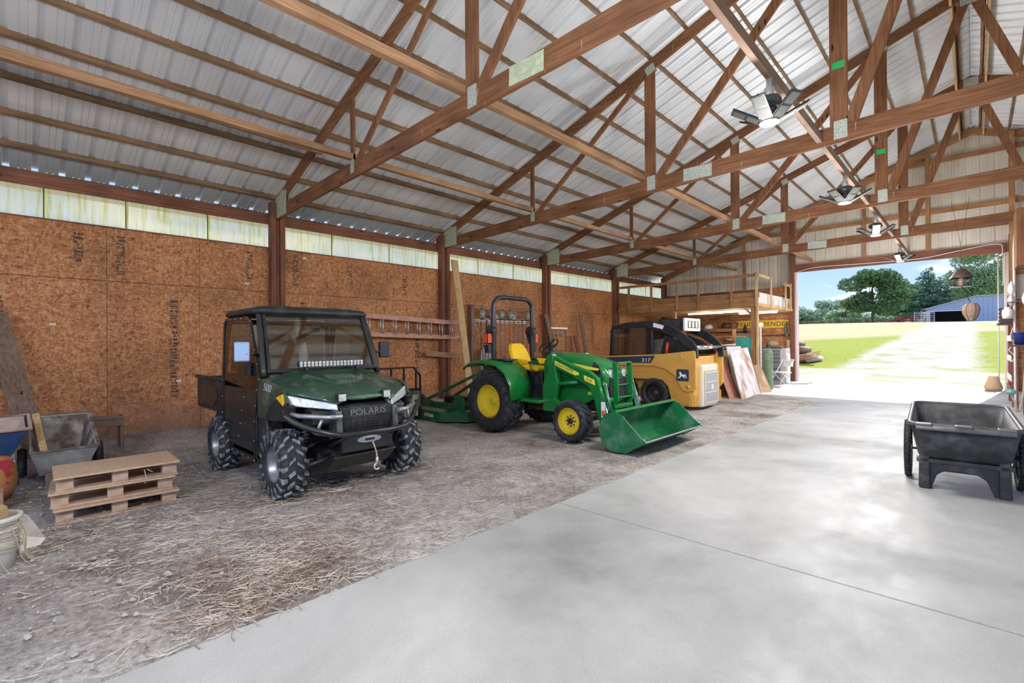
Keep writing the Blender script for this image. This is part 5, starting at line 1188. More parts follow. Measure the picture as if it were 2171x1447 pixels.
for k, (x, m_, lab) in enumerate([(-7.95, 'white_paint', 'white bottle under the orange shelf, left of a pair'), (-7.72, 'white_paint', 'white bottle under the orange shelf, right of a pair'), (-6.2, 'black_plastic', 'black spray can standing under the yellow sign')]):
    b = MB(); b.lathe([(0, 0), (.06, 0), (.06, .22), (.025, .27), (.025, .31), (0, .31)], (x, 19.12, 1.025 if k < 2 else 1.76), n=12); tag(b.build('bottle', m_), lab, 'bottle', 'bottles by the far wall')
# lumber rack
random.seed(8)
t = thing('lumber_rack', 'wall rack with two wooden uprights behind the skid steer', 'rack', (-7.0, 17.9, 0))
part('rack_upright', 'loft_wood_z', [(-1.1, -1.0, 0, .1, 0, 2.0)], t); part('rack_upright', 'loft_wood_z', [(.75, .85, 0, .1, 0, 1.9)], t); part('rack_arm', 'loft_wood_y', [(-1.1, -1.0, -.5, 0, 1.12, 1.18), (.75, .85, -.5, 0, 1.12, 1.18)], t); part('rack_arm', 'loft_wood_y', [(-1.1, -1.0, -.5, 0, 1.5, 1.56), (.75, .85, -.5, 0, 1.5, 1.56)], t)
for k in range(9):
    lv = 1.2 if k < 5 else 1.575; kk = k if k < 5 else k-5
    x0 = -8.3+random.uniform(-.2, .3); x1 = -5.9+random.uniform(-.35, .25); y = 17.42+.09*kk; z = lv+random.uniform(0, .01)
    b = MB(); b.bar((x0, y, z+.03), (x1, y+random.uniform(-.02, .02), z+.035+random.uniform(0, .02)), .075, .045); tag(b.build('rough_board', random.choice(['old_wood_x', 'loft_wood_x', 'brace_wood']), None, .003), '%s board from the front on the %s arms of the lumber rack' % (ORD[kk], 'lower' if k < 5 else 'upper'), 'board', 'boards on the lumber rack')
b = MB(); b.tube([(-8.1, 17.35, 1.3), (-5.95, 17.36, 1.34)], .035, 10); tag(b.build('steel_pipe', 'chrome'), 'shiny metal pipe lying at the front of the lumber rack', 'pipe')
item('carton', 'cardboard carton at the end of the lumber rack beside the cabinet', 'box', 'cardboard', [(-6.35, -6.0, 17.0, 17.3, .95, 1.15)])
item('trestle_table', 'dark low stand under the cardboard carton beside the rack', 'stand', 'old_wood_x', [(-6.5, -5.85, 16.9, 17.4, .9, .945), (-6.45, -6.4, 16.95, 17.0, 0, .9), (-5.95, -5.9, 16.95, 17.0, 0, .9), (-6.45, -6.4, 17.3, 17.35, 0, .9), (-5.95, -5.9, 17.3, 17.35, 0, .9)])
# sheets of board leaning by the skid steer
def leaning(name, lab, m, base0, base1, top_x, h0, h1, th=.02, notch=None, z0=0., grp=None):
    """sheet standing on the floor along base0-base1, leaning back to x = top_x"""
    (xa, ya), (xb, yb) = base0, base1; n0 = Vector((xa, ya, z0)); n1 = Vector((xb, yb, z0)); t0 = Vector((top_x[0], ya+top_x[2], h0)); t1 = Vector((top_x[1], yb+top_x[2], h1))
    pts = [n0, n1, t1]
    if notch: pts += [t1.lerp(t0, .42)]+[t1.lerp(t0, .42)+(t0-n0).normalized()*-notch]+[t0+(t0-n0).normalized()*-notch]
    else: pts += [t0]
    nrm = (n1-n0).cross(t0-n0).normalized()*th
    b = MB(); k = len(pts); b.add(pts+[p_-nrm for p_ in pts], [tuple(range(k)), tuple(reversed(range(k, 2*k)))]+[(i, (i+1) % k, (i+1) % k+k, i+k) for i in range(k)])
    return tag(b.build(name, m), lab, 'board', grp)
leaning('painted_sheet', 'large paint stained white panel leaning beside the skid steer', 'painted_board', (-4.22, 12.75), (-4.24, 14.3), (-4.68, -4.72, .45), 1.25, 1.28, notch=.05)
leaning('hardboard_sheet', 'small tan hardboard piece leaning to the right of the stained panel', 'cardboard', (-4.33, 14.62), (-4.2, 15.15), (-4.52, -4.5, .0), .78, .78)
leaning('brown_sheet', 'reddish brown sheet standing just behind the stained white panel', 'red_plank', (-4.42, 12.5), (-4.45, 13.3), (-4.86, -4.9, .2), 1.0, 1.0)
leaning('brown_sheet', 'tall dark brown sheet at the back of the leaning stack', 'loft_wood_z', (-4.75, 12.3), (-4.8, 13.6), (-5.0, -5.04, .1), 1.0, 1.05)
leaning('white_sheet', 'pale sheet edge showing above the stained panel', 'white_paint', (-4.62, 13.55), (-4.62, 14.75), (-4.95, -4.98, .2), 1.32, 1.32)
item('door_slab', 'dark red brown door slab standing behind the leaning sheets', 'panel', 'red_wood_z', [(-5.15, -5.1, 12.0, 12.9, -.03, 1.0)])
# gas cylinder, tool chest, folding chair
t = thing('gas_cylinder', 'faded green gas cylinder standing in front of the grey tool chest', 'gas cylinder', (-4.5, 15.9, 0))
b = MB(); b.lathe([(0, 0), (.12, 0), (.125, .02), (.125, 1.08), (.11, 1.18), (.06, 1.25), (.04, 1.27), (0, 1.27)], n=24); b.build('tank', 'gas_green', t)
b = MB(); b.lathe([(0, 1.26), (.05, 1.26), (.06, 1.32), (.05, 1.42), (.02, 1.46), (0, 1.46)], n=16); b.build('valve_cap', 'dark_steel', t)
b = MB(); b.box(-5.24, -5.2, 17.6, 17.66, 0, 2.0); b.box(-5.3, -5.14, 17.56, 17.68, 1.95, 2.08); tag(b.build('pipe_stand', 'white_paint', None, .006), 'white upright pipe with a white head beside the loft corner post', 'pipe')
t = thing('tool_chest', 'grey steel tool chest with five drawers and silver sides under the loft', 'tool chest', (-5.05, 18.6, 0))
part('body', 'silver_grey', [(-.42, .42, -.25, .25, 0, 1.2)], t, .01)
for k, (z0_, z1_) in enumerate([(1.06, 1.16), (.92, 1.04), (.78, .9), (.55, .76), (.1, .53)]):
    dr = part('drawer', 'tool_grey', [(-.36, .24, -.27, -.25, z0_, z1_)], t, .005); part('drawer_pull', 'dark_steel', [(-.34, .22, -.285, -.27, z1_-.03, z1_-.01)], dr, .002)
part('chest_top', 'dark_steel', [(-.44, .3, -.27, .25, 1.2, 1.23)], t, .005); part('side_rail', 'white_paint', [(.42, .46, -.2, .1, .3, 1.0)], t)
b = MB(); b.lathe([(0, 0), (.14, 0), (.17, .12), (.15, .22), (.13, .22), (.14, .1), (0, .02)], (-5.1, 18.6, 1.235), n=20)
for k in range(2): b.tube([(-5.1+.15*math.cos(a), 18.6, 1.43+.12*math.sin(a)) for a in [q*PI/8 for q in range(9)]], .012, 6)
tag(b.build('wicker_basket', 'wicker'), 'brown handled basket on top of the grey tool chest', 'basket')
b = MB(); b.box(-4.9, -4.84, 19.2, 19.45, 1.75, 2.1); b.tube([(-4.87, 19.3, 1.75), (-4.85, 19.3, 1.6)], .05, 8); tag(b.build('drill_press', 'dark_steel', None, .02), 'dark hanging tool on the door post right of the yellow sign', 'tool')
b = MB(); b.box(-4.86, -4.8, 19.35, 19.5, 0, 1.5); b.box(-4.9, -4.8, 19.3, 19.5, 1.05, 1.09); tag(b.build('timber_post', 'fresh_wood_z', None, .004), 'yellowish timber upright inside the left door post', 'post')
t = thing('folding_chair', 'white folding chair standing by the grey tool chest at the door', 'chair', (-4.55, 17.5, 0), R(-35))
b = MB(); b.box(-.22, .22, -.2, .2, .42, .45); b.build('seat', 'white_paint', t, .02)
b = MB(); b.box(-.2, .2, .24, .27, .62, .82); b.build('backrest', 'white_paint', t, .02)
for s in (-1, 1):
    b = MB(); b.tube([(s*.23, -.3, 0), (s*.23, .26, .85)], .013, 8); b.build('leg', 'white_paint', t)
    b = MB(); b.tube([(s*.2, .3, 0), (s*.2, -.15, .43)], .013, 8); b.build('leg', 'white_paint', t)
b = MB(); b.tube([(-.23, .26, .85), (.23, .26, .85)], .013, 8); b.build('top_rail', 'white_paint', t)
for k, (x, y) in enumerate([(-4.35, 18.5), (-4.3, 18.9)]):
    b = MB(); b.bar((x-.25, y-.2, .03), (x+.3, y+.15, .03), .14, .04); tag(b.build('floor_board', 'white_paint', None, .004), 'short white board lying on the floor by the folding chair, %s' % ('front one' if k == 0 else 'rear one'), 'board', 'white boards by the chair')

# ================================================================== LEFT WALL ITEMS
t = thing('extension_ladder', 'aluminium extension ladder hung sideways on the left wall posts', 'ladder', (-9.5, 6.1, 0))
for sec, (xo, y0, y1, zo) in enumerate([(0, -2.2, 1.75, 0), (-.06, -1.9, 2.05, .03)]):
    b = MB()
    zt0, zt1, zb0, zb1 = 2.13, 1.95, 1.7, 1.6
    b.bar((xo, y0, 2.13+zo), (xo, y1, 1.97+zo), .03, .07); b.build('ladder_rail', 'red_alu', t)
    b = MB(); b.bar((xo, y0, 1.71+zo), (xo, y1, 1.6+zo), .03, .07); b.build('ladder_rail', 'red_alu', t)
    for k in range(12):
        y = y0+.16+k*.33; q = (y-y0)/(y1-y0); b = MB(); b.tube([(xo, y, 1.72-.11*q+zo), (xo, y, 2.12-.16*q+zo)], .016, 6); b.build('rung', 'aluminium', t)
b = MB(); b.bar((-9.56, 6.9, 1.24), (-9.56, 7.95, 1.14), .04, .13); tag(b.build('short_plank', 'brace_wood', None, .004), 'short horizontal plank nailed across the second wall post', 'plank')
b = MB(); b.bar((-9.58, 7.83, 3.6), (-8.75, 7.66, -.0), .2, .045, (1, 0, 0)); tag(b.build('leaning_plank', 'fresh_wood_z', None, .004), 'long pale plank leaning on the wall to the left of the shovels', 'plank')
b = MB(); b.box(-9.72, -9.6, 8.42, 8.52, -.02, 2.5); tag(b.build('wall_batten', 'old_wood_z', None, .004), 'dark vertical batten on the wall just right of the leaning plank', 'batten')
b = MB(); b.box(-9.77, -9.72, 8.55, 10.7, 2.04, 2.12)
for k in range(14): b.box(-9.72, -9.6, 8.6+k*.155, 8.615+k*.155, 2.06, 2.09)
tag(b.build('tool_rack', 'aluminium', None, .002), 'pegged metal tool rail on the wall behind the tractor seat', 'rack')
def scoop(b, y, z, w_, h_, up_=1):
    secs = []
    for k in range(7):
        q = k/6; ww = w_*(.55+.45*math.sin(min(1, q*1.6)*PI/2)) if q < .8 else w_*(1-.8*(q-.8)**1.2); zz = z+up_*h_*q
        secs.append([(-9.62+.03*math.sin(q*PI)+.04*abs(a)**2, y+a*ww/2, zz) for a in (-1, -.6, -.2, .2, .6, 1)])
    b.loft(secs, closed=False, cap=False)
def hand_tool(k, y, kind, ln, lab, mh='old_wood_z', hz=2.12):
    t = thing(kind, lab, kind.split('_')[-1] if kind != 'garden_fork' else 'fork', (0, 0, 0), 0, 'tools hung on the rail')
    b = MB(); b.tube([(-9.63, y, hz+.02), (-9.63, y+.02, hz-ln)], .015, 6); b.build('handle', mh, t)
    b = MB()
    if kind == 'shovel': scoop(b, y, hz, .2, .3); b.build('blade', 'tool_blade', t, solid=.004)
    elif kind == 'garden_rake':
        b.box(-9.66, -9.62, y-.2, y+.2, hz+.02, hz+.045)
        for j in range(9): b.box(-9.64, -9.56, y-.19+j*.047, y-.183+j*.047, hz+.02, hz+.03)
        b.build('rake_head', 'tool_blade', t)
    elif kind == 'garden_fork':
        for j in range(4): b.tube([(-9.62, y-.06+j*.04, hz+.02), (-9.6, y-.07+j*.046, hz+.28)], .006, 5)
        b.box(-9.64, -9.61, y-.08, y+.08, hz, hz+.03); b.build('tines', 'tool_blade', t)
    elif kind == 'garden_hoe':
        b.prism([(y-.09, hz+.02), (y+.09, hz+.02), (y+.07, hz+.16), (y-.07, hz+.16)], -9.6, -9.595, 'yz'); b.build('hoe_blade', 'tool_blade', t)
    elif kind == 'push_broom':
        b.box(-9.67, -9.6, y-.22, y+.22, hz+.02, hz+.07); b.box(-9.66, -9.61, y-.21, y+.21, hz+.07, hz+.15); b.build('broom_head', 'tool_blade', t)
kinds = [('shovel', 1.25), ('garden_fork', 1.3), ('shovel', 1.2), ('garden_hoe', 1.35), ('shovel', 1.3), ('garden_rake', 1.3), ('shovel', 1.15), ('garden_hoe', 1.3), ('garden_fork', 1.2), ('garden_rake', 1.4), ('shovel', 1.3)]
for k, (kd, ln) in enumerate(kinds): hand_tool(k, 8.78+k*.185, kd, ln, '%s hanging head up on the tool rail, %s tool from the left' % (kd.replace('_', ' '), ORD[k]), 'old_wood_z' if k % 3 else 'red_wood_z')
t = thing('snow_shovel', 'grey ribbed scoop shovel hanging blade down left of the tractor', 'shovel', (0, 0, 0))
b = MB(); b.tube([(-9.62, 8.62, 2.1), (-9.5, 8.8, 1.35)], .014, 6); b.tube([(-9.62, 9.0, 2.1), (-9.5, 8.86, 1.35)], .014, 6); b.build('handle', 'tool_blade', t)
b = MB(); b.loft([[(-9.5+.04*a*a, 8.83+a*w_/2, z) for a in (-1, -.6, -.2, .2, .6, 1)] for w_, z in ((.26, 1.36), (.4, 1.28), (.44, 1.0), (.46, .78), (.4, .74))], closed=False, cap=False); bl_ = b.build('scoop_blade', 'tool_blade', t, solid=.008)
for j in range(3):
    b = MB(); b.bar((-9.47, 8.74+j*.1, 1.28), (-9.47, 8.72+j*.11, .8), .02, .012, (1, 0, 0)); b.build('blade_rib', 'silver_grey', bl_)
b = MB(); b.box(-9.77, -9.6, 11.75, 12.6, 1.9, 1.96); tag(b.build('tool_bracket', 'aluminium', None, .002), 'short white tool bracket on the wall above the tractor hood', 'bracket')
for k in range(4):
    y = 11.85+k*.2; t = thing('garden_rake', 'rake hanging from the short bracket, %s of four from the left' % ORD[k], 'rake', (0, 0, 0), 0, 'rakes on the short bracket')
    b = MB(); b.tube([(-9.56, y, 1.9), (-9.56, y+.02, .55)], .014, 6); b.build('handle', 'fresh_wood_z' if k < 3 else 'old_wood_z', t)
    b = MB(); b.prism([(y-.08, 1.78), (y+.08, 1.78), (y+.03, 1.66), (y-.03, 1.66)], -9.58, -9.57, 'yz'); b.build('rake_head', 'tool_blade', t)
for (y0, z1_, y1, m_, lab, nm) in [(11.45, 2.35, 11.85, 'old_wood_z', 'dark plank leaning just right of the third wall post', 'leaning_plank'), (12.95, 1.7, 13.05, 'red_wood_z', 'thin pointed board leaning left of the tall grey board', 'leaning_board'), (13.25, 2.42, 13.4, 'old_wood_z', 'tall brown grey board standing against the wall near the skid steer cab', 'standing_board')]:
    b = MB(); b.bar((-9.56, y0, z1_), (-9.25, y1, -.0), .16, .04, (1, 0, 0)); tag(b.build(nm, m_, None, .004), lab, 'board')

# ================================================================== LEFT FOREGROUND
def pallet(x, y, z, rz, lab, proto=None):
    if proto: return dup(proto, (x, y, z), rz, lab)
    t = thing('half_pallet', lab, 'pallet', (x, y, z), rz, 'stacked half pallets')
    for xx in (-.22, 0, .22) if False else (-.19, .19):
        for k, yy in enumerate((-.36, .0, .36)):
            b = MB(); b.box(xx-.05, xx+.05, yy-.055, yy+.055, .016, .118); b.build('block', 'pallet_wood', t, .003)
    b = MB(); b.box(-.3, .3, -.43, .43, .118, .134); b.build('top_panel', 'osb_top', t, .002)
    for xx in (-.19, .19):
        b = MB(); b.box(xx-.09, xx+.06, -.42, .42, 0, .016); b.build('bottom_board', 'pallet_wood', t, .002)
    return t
p0 = pallet(-5.7, .65, -.012, R(-2), 'half pallet of pale wood, bottom of the stack of three')
pallet(-5.72, .63, .122, R(-4), 'half pallet of pale wood, middle of the stack of three', p0)
pallet(-5.69, .65, .256, R(-1.5), 'half pallet with a clean tan top panel, topmost of the stack of three', p0)
b = MB(); b.tube([(-5.36, .8, .36), (-5.34, .81, .3), (-5.33, .8, .24)], .004, 4); b.tube([(-5.36, .82, .36), (-5.34, .86, .33)], .004, 4); tag(b.build('twine_scrap', 'rope'), 'bit of twine dangling from the top pallet edge', 'twine')
# mortar cart
t = thing('mortar_cart', 'battered zinc mortar cart with an open bin behind the pallets', 'cart', (-7.7, .38, 0))
def hull(b, lo, hi, th=.02):
    """open bin between two rectangles lo=(x0,x1,y0,y1,z) and hi; hi z may be a pair (rear, front)"""
    def rc(q, zz): return [(q[0], q[2], zz[0]), (q[1], q[2], zz[1]), (q[1], q[3], zz[1]), (q[0], q[3], zz[0])]
    zl = lo[4] if hasattr(lo[4], '__len__') else (lo[4], lo[4]); zh = hi[4] if hasattr(hi[4], '__len__') else (hi[4], hi[4])
    A = rc(lo, zl); B = rc(hi, zh); A2 = rc((lo[0]+th, lo[1]-th, lo[2]+th, lo[3]-th), (zl[0]+th, zl[1]+th)); B2 = rc((hi[0]+th, hi[1]-th, hi[2]+th, hi[3]-th), zh)
    v = A+B+B2+A2; b.add(v, [(3, 2, 1, 0)]+[(k, (k+1) % 4, (k+1) % 4+4, k+4) for k in range(4)]+[(k+4, (k+1) % 4+4, (k+1) % 4+8, k+8) for k in range(4)]+[(k+8, (k+1) % 4+8, (k+1) % 4+12, k+12) for k in range(4)]+[(12, 13, 14, 15)])
b = MB(); hull(b, (-.4, .38, -.2, .18, .06), (-.55, .52, -.28, .28, (.62, .345))); b.build('bin', 'zinc_tub', t, .006)
b = MB(); hull(b, (-.38, .36, -.18, .16, .085), (-.525, .495, -.255, .255, (.605, .335)), .004); b.build('bin_lining', 'rusty_tub', t)
b = MB(); b.bar((.52, -.28, .345), (.52, .28, .345), .03, .02); b.bar((.52, .28, .345), (-.55, .28, .62), .03, .02); b.bar((-.55, -.28, .62), (-.55, .28, .62), .03, .02); b.build('bin_rim', 'rusty_tub', t)
b = MB(); b.box(-.1, .35, -.16, .14, .1, .13); b.build('dried_mortar', 'stone', t, .01)
b = MB(); b.box(.42, .5, -.16, -.08, -.04, .1); b.build('leg', 'old_wood_z', t, .005); b = MB(); b.box(.42, .5, .1, .18, -.04, .1); b.build('leg', 'old_wood_z', t, .005)
for s in (-1, 1):
    b = MB(); b.lathe([(.04, -.03), (.15, -.04), (.17, 0), (.15, .04), (.04, .03)], (-.15, s*.33, .14), 'y', 20); b.build('wheel', 'tire_rubber', t)
# planter stand
t = thing('planter_stand', 'empty brown wooden planter frame against the wall behind the mortar cart', 'stand', (-8.95, .86, -.03))
b = MB(); b.box(-.1, .15, -.2, .2, .36, .38); b.box(-.12, -.1, -.2, .2, .36, .5); b.box(.15, .17, -.2, .2, .36, .5); b.box(-.12, .17, -.22, -.2, .36, .5); b.box(-.12, .17, .2, .22, .36, .5); b.build('box', 'old_wood_y', t, .003)
for x in (-.1, .14):
    for y in (-.2, .2): b = MB(); b.box(x-.02, x+.02, y-.02, y+.02, 0, .36); b.build('leg', 'old_wood_z', t)
# blue wheelbarrow
t = thing('wheelbarrow', 'blue wheelbarrow with a dusty tan tray at the left edge', 'wheelbarrow', (-7.55, -.22, 0))
b = MB(); hull(b, (-.35, .2, -.22, .18, .3), (-.6, .4, -.34, .32, (.64, .6)), .015); b.build('tray', 'blue_plastic', t, .015)
b = MB(); hull(b, (-.33, .18, -.2, .16, .33), (-.575, .375, -.315, .295, (.65, .61)), .01); b.build('tray_lining', 'tan_plastic', t, .01)
b = MB(); b.tube([(.42, -.35, .61), (.42, .33, .61), (-.61, .33, .65), (-.61, -.35, .65), (.42, -.35, .61)], .02, 8); b.build('tray_rim', 'tan_plastic', t)
b = MB(); b.tube([(-.9, -.2, .5), (.3, -.2, .3), (.5, 0, .25), (.3, .2, .3), (-.9, .2, .5)], .018, 8); b.tube([(.0, .2, .34), (.1, .24, -.02), (.2, .2, .32)], .012, 6); b.tube([(.0, -.2, .34), (.1, -.24, -.02), (.2, -.2, .32)], .012, 6); b.build('frame', 'silver_grey', t)
b = MB(); b.lathe([(.03, -.04), (.15, -.045), (.18, 0), (.15, .045), (.03, .04)], (.62, 0, .17), 'y', 20); b.build('wheel', 'tire_rubber', t)
# feed bag with zigzag print
t = thing('feed_bag', 'orange feed sack printed with dark red flames below the blue wheelbarrow', 'sack', (-6.92, -.2, 0))
b = MB(); b.loft([[(.13*math.cos(a)*k_+.02*math.sin(3*a), .2*math.sin(a)*k_, z) for a in [q*PI/10 for q in range(20)]] for z, k_ in ((-.02, .85), (.06, 1.05), (.2, 1.08), (.32, .95), (.38, .8), (.4, .3))]); b.build('sack_body', 'bag_orange', t)
for k, (y0, z0_) in enumerate([(-.14, .05), (.02, .1)]):
    b = MB(); P = []
    for j in range(6): P += [(y0+.14+.0*j+(.05 if j % 2 else 0)-.01*j, z0_+.26-j*.045)]
    P = [(y0, z0_+.27)]+P+[(y0-.02, z0_)]
    n_ = len(P); xs_ = [.138-.9*(y_**2) for y_, z_ in P]
    v = [(xs_[i]+.004, P[i][0], P[i][1]) for i in range(n_)]+[(xs_[i]-.02, P[i][0], P[i][1]) for i in range(n_)]
    b.add(v, [tuple(range(n_))]+[(i, (i+1) % n_, (i+1) % n_+n_, i+n_) for i in range(n_)]); b.build('flame_print', 'bag_red' if k else 'dark_red', t)
# leaning boards at the far left
b = MB(); b.bar((-9.6, -.2, 1.93), (-8.72, .2, .05), .26, .04, (1, .35, 0)); tag(b.build('leaning_plank', 'old_wood_z', None, .004), 'wide grey plank leaning on the wall at the far left', 'plank')
b = MB(); b.bar((-7.75, .16, .7), (-7.3, .22, .3), .06, .02, (1, 0, 0)); tag(b.build('lath_stick', 'fresh_wood_z', None, .003), 'short pale stick propped in the mortar cart', 'stick')
# bucket
t = thing('plastic_bucket', 'dirty white plastic bucket wound with twine at the left edge', 'bucket', (-4.62, -.12, .0))
b = MB(); b.lathe([(0, 0), (.115, 0), (.13, .2), (.142, .33), (.155, .335), (.155, .36), (.14, .365), (.135, .34), (.11, .02), (0, .02)], n=32); b.lathe([(.142, .27), (.15, .275), (.15, .285), (.142, .29)], n=32); b.build('pail', 'bucket_white', t)
random.seed(5); b = MB()
for k in range(9):
    z = .16+random.uniform(0, .16); ph = random.uniform(0, 6); b.tube([(.15*math.cos(a), .15*math.sin(a), z+.02*math.sin(2*a+ph)) for a in [q*2*PI/24 for q in range(25)]], .003, 4, cap=False)
for k in range(10):
    a = random.uniform(-.5, 1.5); b.tube(smooth_path([(.15*math.cos(a), .15*math.sin(a), .3), (.17*math.cos(a+.1), .17*math.sin(a+.1), .2), (.17*math.cos(a+.3), .17*math.sin(a+.3), .08), (.22*math.cos(a+.4), .22*math.sin(a+.4), .01)], 3), .0025, 4)
b.build('twine', 'rope', t)
b = MB(); b.loft([[( .1*math.cos(a)*k_*(1+.2*math.sin(3*a)), .1*math.sin(a)*k_, z) for a in [q*PI/5 for q in range(10)]] for z, k_ in ((.2, .9), (.3, 1.1), (.4, .95), (.43, .6))], smooth=False); tag(b.build('wood_chunk', 'cardboard', None, .0, loc=(-4.66, -.13, .0)), 'broken brown wood block standing in the white bucket', 'wood block')
b = MB(); b.add([(-4.85, .02, .3), (-4.83, .06, .27), (-4.85, .11, .17), (-4.9, .15, .07), (-4.84, .09, .0), (-4.8, .02, .0), (-4.87, .05, .12)], [(0, 1, 6), (1, 2, 6), (2, 3, 6), (3, 4, 6), (4, 5, 6), (5, 0, 6)]); tag(b.build('paper_scrap', 'paper_white', None, solid=.006), 'torn white paper scrap behind the plastic bucket', 'paper')
b = MB(); b.box(-6.7, -6.45, -.35, -.08, 0, .12); tag(b.build('brown_carton', 'cardboard', None, .004), 'flattened brown carton behind the bucket at the left edge', 'carton')

# ================================================================== DUMP CART
t = thing('dump_cart', 'black plastic two wheeled dump cart on the concrete', 'cart', (-.1, 6.75, 0), R(2.5))
def rsec(x0, x1, y0, y1, z, r, zb=None):
    p = []
    for cx6, cy6, a0 in ((x1-r, y1-r, 0), (x0+r, y1-r, 90), (x0+r, y0+r, 180), (x1-r, y0+r, 270)):
        for k in range(6):
            a = R(a0+18*k); yy = cy6+r*math.sin(a); p.append((cx6+r*math.cos(a), yy, z+(0 if zb is None else zb*(yy-y0)/(y1-y0))))
    return p
b = MB(); b.loft([rsec(-.3, .3, -.42, .48, .26, .06), rsec(-.33, .33, -.52, .56, .34, .07), rsec(-.35, .35, -.56, .64, .45, .07), rsec(-.385, .385, -.63, .82, .64, .08, .07), rsec(-.37, .37, -.615, .8, .64, .07, .07), rsec(-.33, .33, -.54, .62, .45, .06), rsec(-.31, .31, -.49, .53, .345, .06), rsec(-.28, .28, -.4, .46, .29, .05)])
b.build('tub', 'cart_plastic', t)
b = MB(); pr_ = rsec(-.39, .39, -.64, .83, .645, .09, .07); b.tube([Vector(q) for q in pr_]+[Vector(pr_[0])], .022, 8, cap=False); b.build('rim', 'cart_rim', t)
b = MB(); b.box(-.34, .34, -.72, -.6, .615, .65); b.box(-.34, -.22, -.74, -.62, .62, .67); b.box(-.06, .06, -.74, -.62, .62, .67); b.box(.22, .34, -.74, -.62, .62, .67); b.tube([(-.34, -.74, .63), (.34, -.74, .63)], .02, 8); b.build('tow_handle', 'cart_rim', t, .01)
b = MB(); b.prism([(-.33, .0), (-.32, .36), (.32, .36), (.33, .0), (.22, -.02), (.16, .14), (.1, .18), (-.14, .18), (-.19, .14), (-.23, -.0)], -.46, -.34); b.box(-.32, -.24, -.5, -.36, 0, .34); b.box(.24, .32, -.5, -.36, -.01, .34); b.build('front_legs', 'cart_plastic', t, .012)
b = MB(); b.box(-.3, .3, -.34, .3, .2, .3); b.box(-.34, .34, -.5, -.4, .26, .3); b.tube([(-.46, .02, .3), (.46, .02, .3)], .014, 8); b.build('underframe', 'cart_plastic', t, .01)
for s in (-1, 1):
    w_ = bpy.data.objects.new('wheel', None); C.objects.link(w_); w_.parent = t; w_.location = (s*.42, .02, .3)
    b = MB(); b.lathe([(.24, -.02), (.26, -.03), (.29, -.022), (.3, 0), (.29, .022), (.26, .03), (.24, .02)], axis='x', n=40)
    for k in range(40):
        a = 2*PI*k/40
        for ss in (-1, 1): b.bar((ss*.004, .297*math.cos(a), .297*math.sin(a)), (ss*.026, .29*math.cos(a+.04), .29*math.sin(a+.04)), .012, .012)
    b.build('tire', 'tire_rubber', w_)
    b = MB(); b.lathe([(.24, -.02), (.25, 0), (.24, .02), (.225, .015), (.225, -.015), (.24, -.02)], axis='x', n=32); b.lathe([(0, -.03), (.03, -.03), (.03, .03), (0, .03)], axis='x', n=14)
    for k in range(10): a = 2*PI*k/10; b.bar((0, .03*math.cos(a), .03*math.sin(a)), (0, .23*math.cos(a), .23*math.sin(a)), .012, .012, (1, 0, 0))
    b.build('rim', 'silver_grey' if s < 0 else 'dark_steel', w_)

# ================================================================== HANGING BIRD FEEDER AND LANTERN
BF = t = thing('bird_feeder', 'dark metal cage bird feeder hanging on cords inside the door', 'bird feeder', (-.15, 11.5, 2.4), R(12))
b = MB(); b.lathe([(.235, .14), (.24, .15), (.09, .3), (0, .31)], n=4); b.v = [(x*math.cos(PI/4)-y*math.sin(PI/4), x*math.sin(PI/4)+y*math.cos(PI/4), z) for x, y, z in b.v]; b.build('roof', 'copper_brown', t)
b = MB()
for sx_ in (-1, 1):
    for sy_ in (-1, 1): b.tube([(sx_*.14, sy_*.14, 0), (sx_*.14, sy_*.14, .16)], .006, 4)
for k in range(5):
    q = -.14+.07*k
    for s in (-1, 1): b.tube([(q, s*.14, 0), (q, s*.14, .16)], .003, 4); b.tube([(s*.14, q, 0), (s*.14, q, .16)], .003, 4)
for zz in (0, .05, .1):
    for s in (-1, 1): b.tube([(-.14, s*.14, zz), (.14, s*.14, zz)], .003, 4); b.tube([(s*.14, -.14, zz), (s*.14, .14, zz)], .003, 4)
b.build('cage', 'black_paint', t)
b = MB(); b.lathe([(0, 0), (.05, 0), (.05, .17), (0, .17)], n=14); b.build('seed_tube', 'terracotta', t)
b = MB(); b.box(-.15, .15, -.15, .15, -.012, 0); b.build('tray', 'black_paint', t)
b = MB(); b.tube([(0, 0, .31), (0, 0, .72)], .004, 4); b.tube([(0, 0, .72), (-.12, .14, 1.53)], .004, 4); b.tube([(0, 0, .72), (.18, .14, 1.56)], .004, 4); b.tube([(.02*math.cos(a), 0, .33+.02*math.sin(a)) for a in [q*PI/4 for q in range(9)]], .004, 5); b.build('hanging_cord', 'black_paint', t)
BF.scale = (.8, .8, 1)
t = thing('wicker_lantern', 'round ribbed wicker lantern hanging below the bird feeder', 'lantern', (-.03, 11.5, 1.79))
b = MB(); b.lathe([(0, 0), (.08, 0), (.17, .12), (.2, .2), (.18, .28), (.1, .33), (0, .34)], n=12, smooth=False); b.build('shade', 'wicker', t)
for k in range(6): a = k*PI/3; b = MB(); b.tube([(r_*math.cos(a), r_*math.sin(a), z) for r_, z in ((.085, 0), (.175, .12), (.205, .2), (.185, .28), (.1, .335))], .007, 5); b.build('rib', 'copper_brown', t)
b = MB(); b.tube([(0, 0, .34), (-.2, 0, .665)], .01, 5); b.build('hook_chain', 'black_paint', t)

t.scale = (.58, .58, .92)
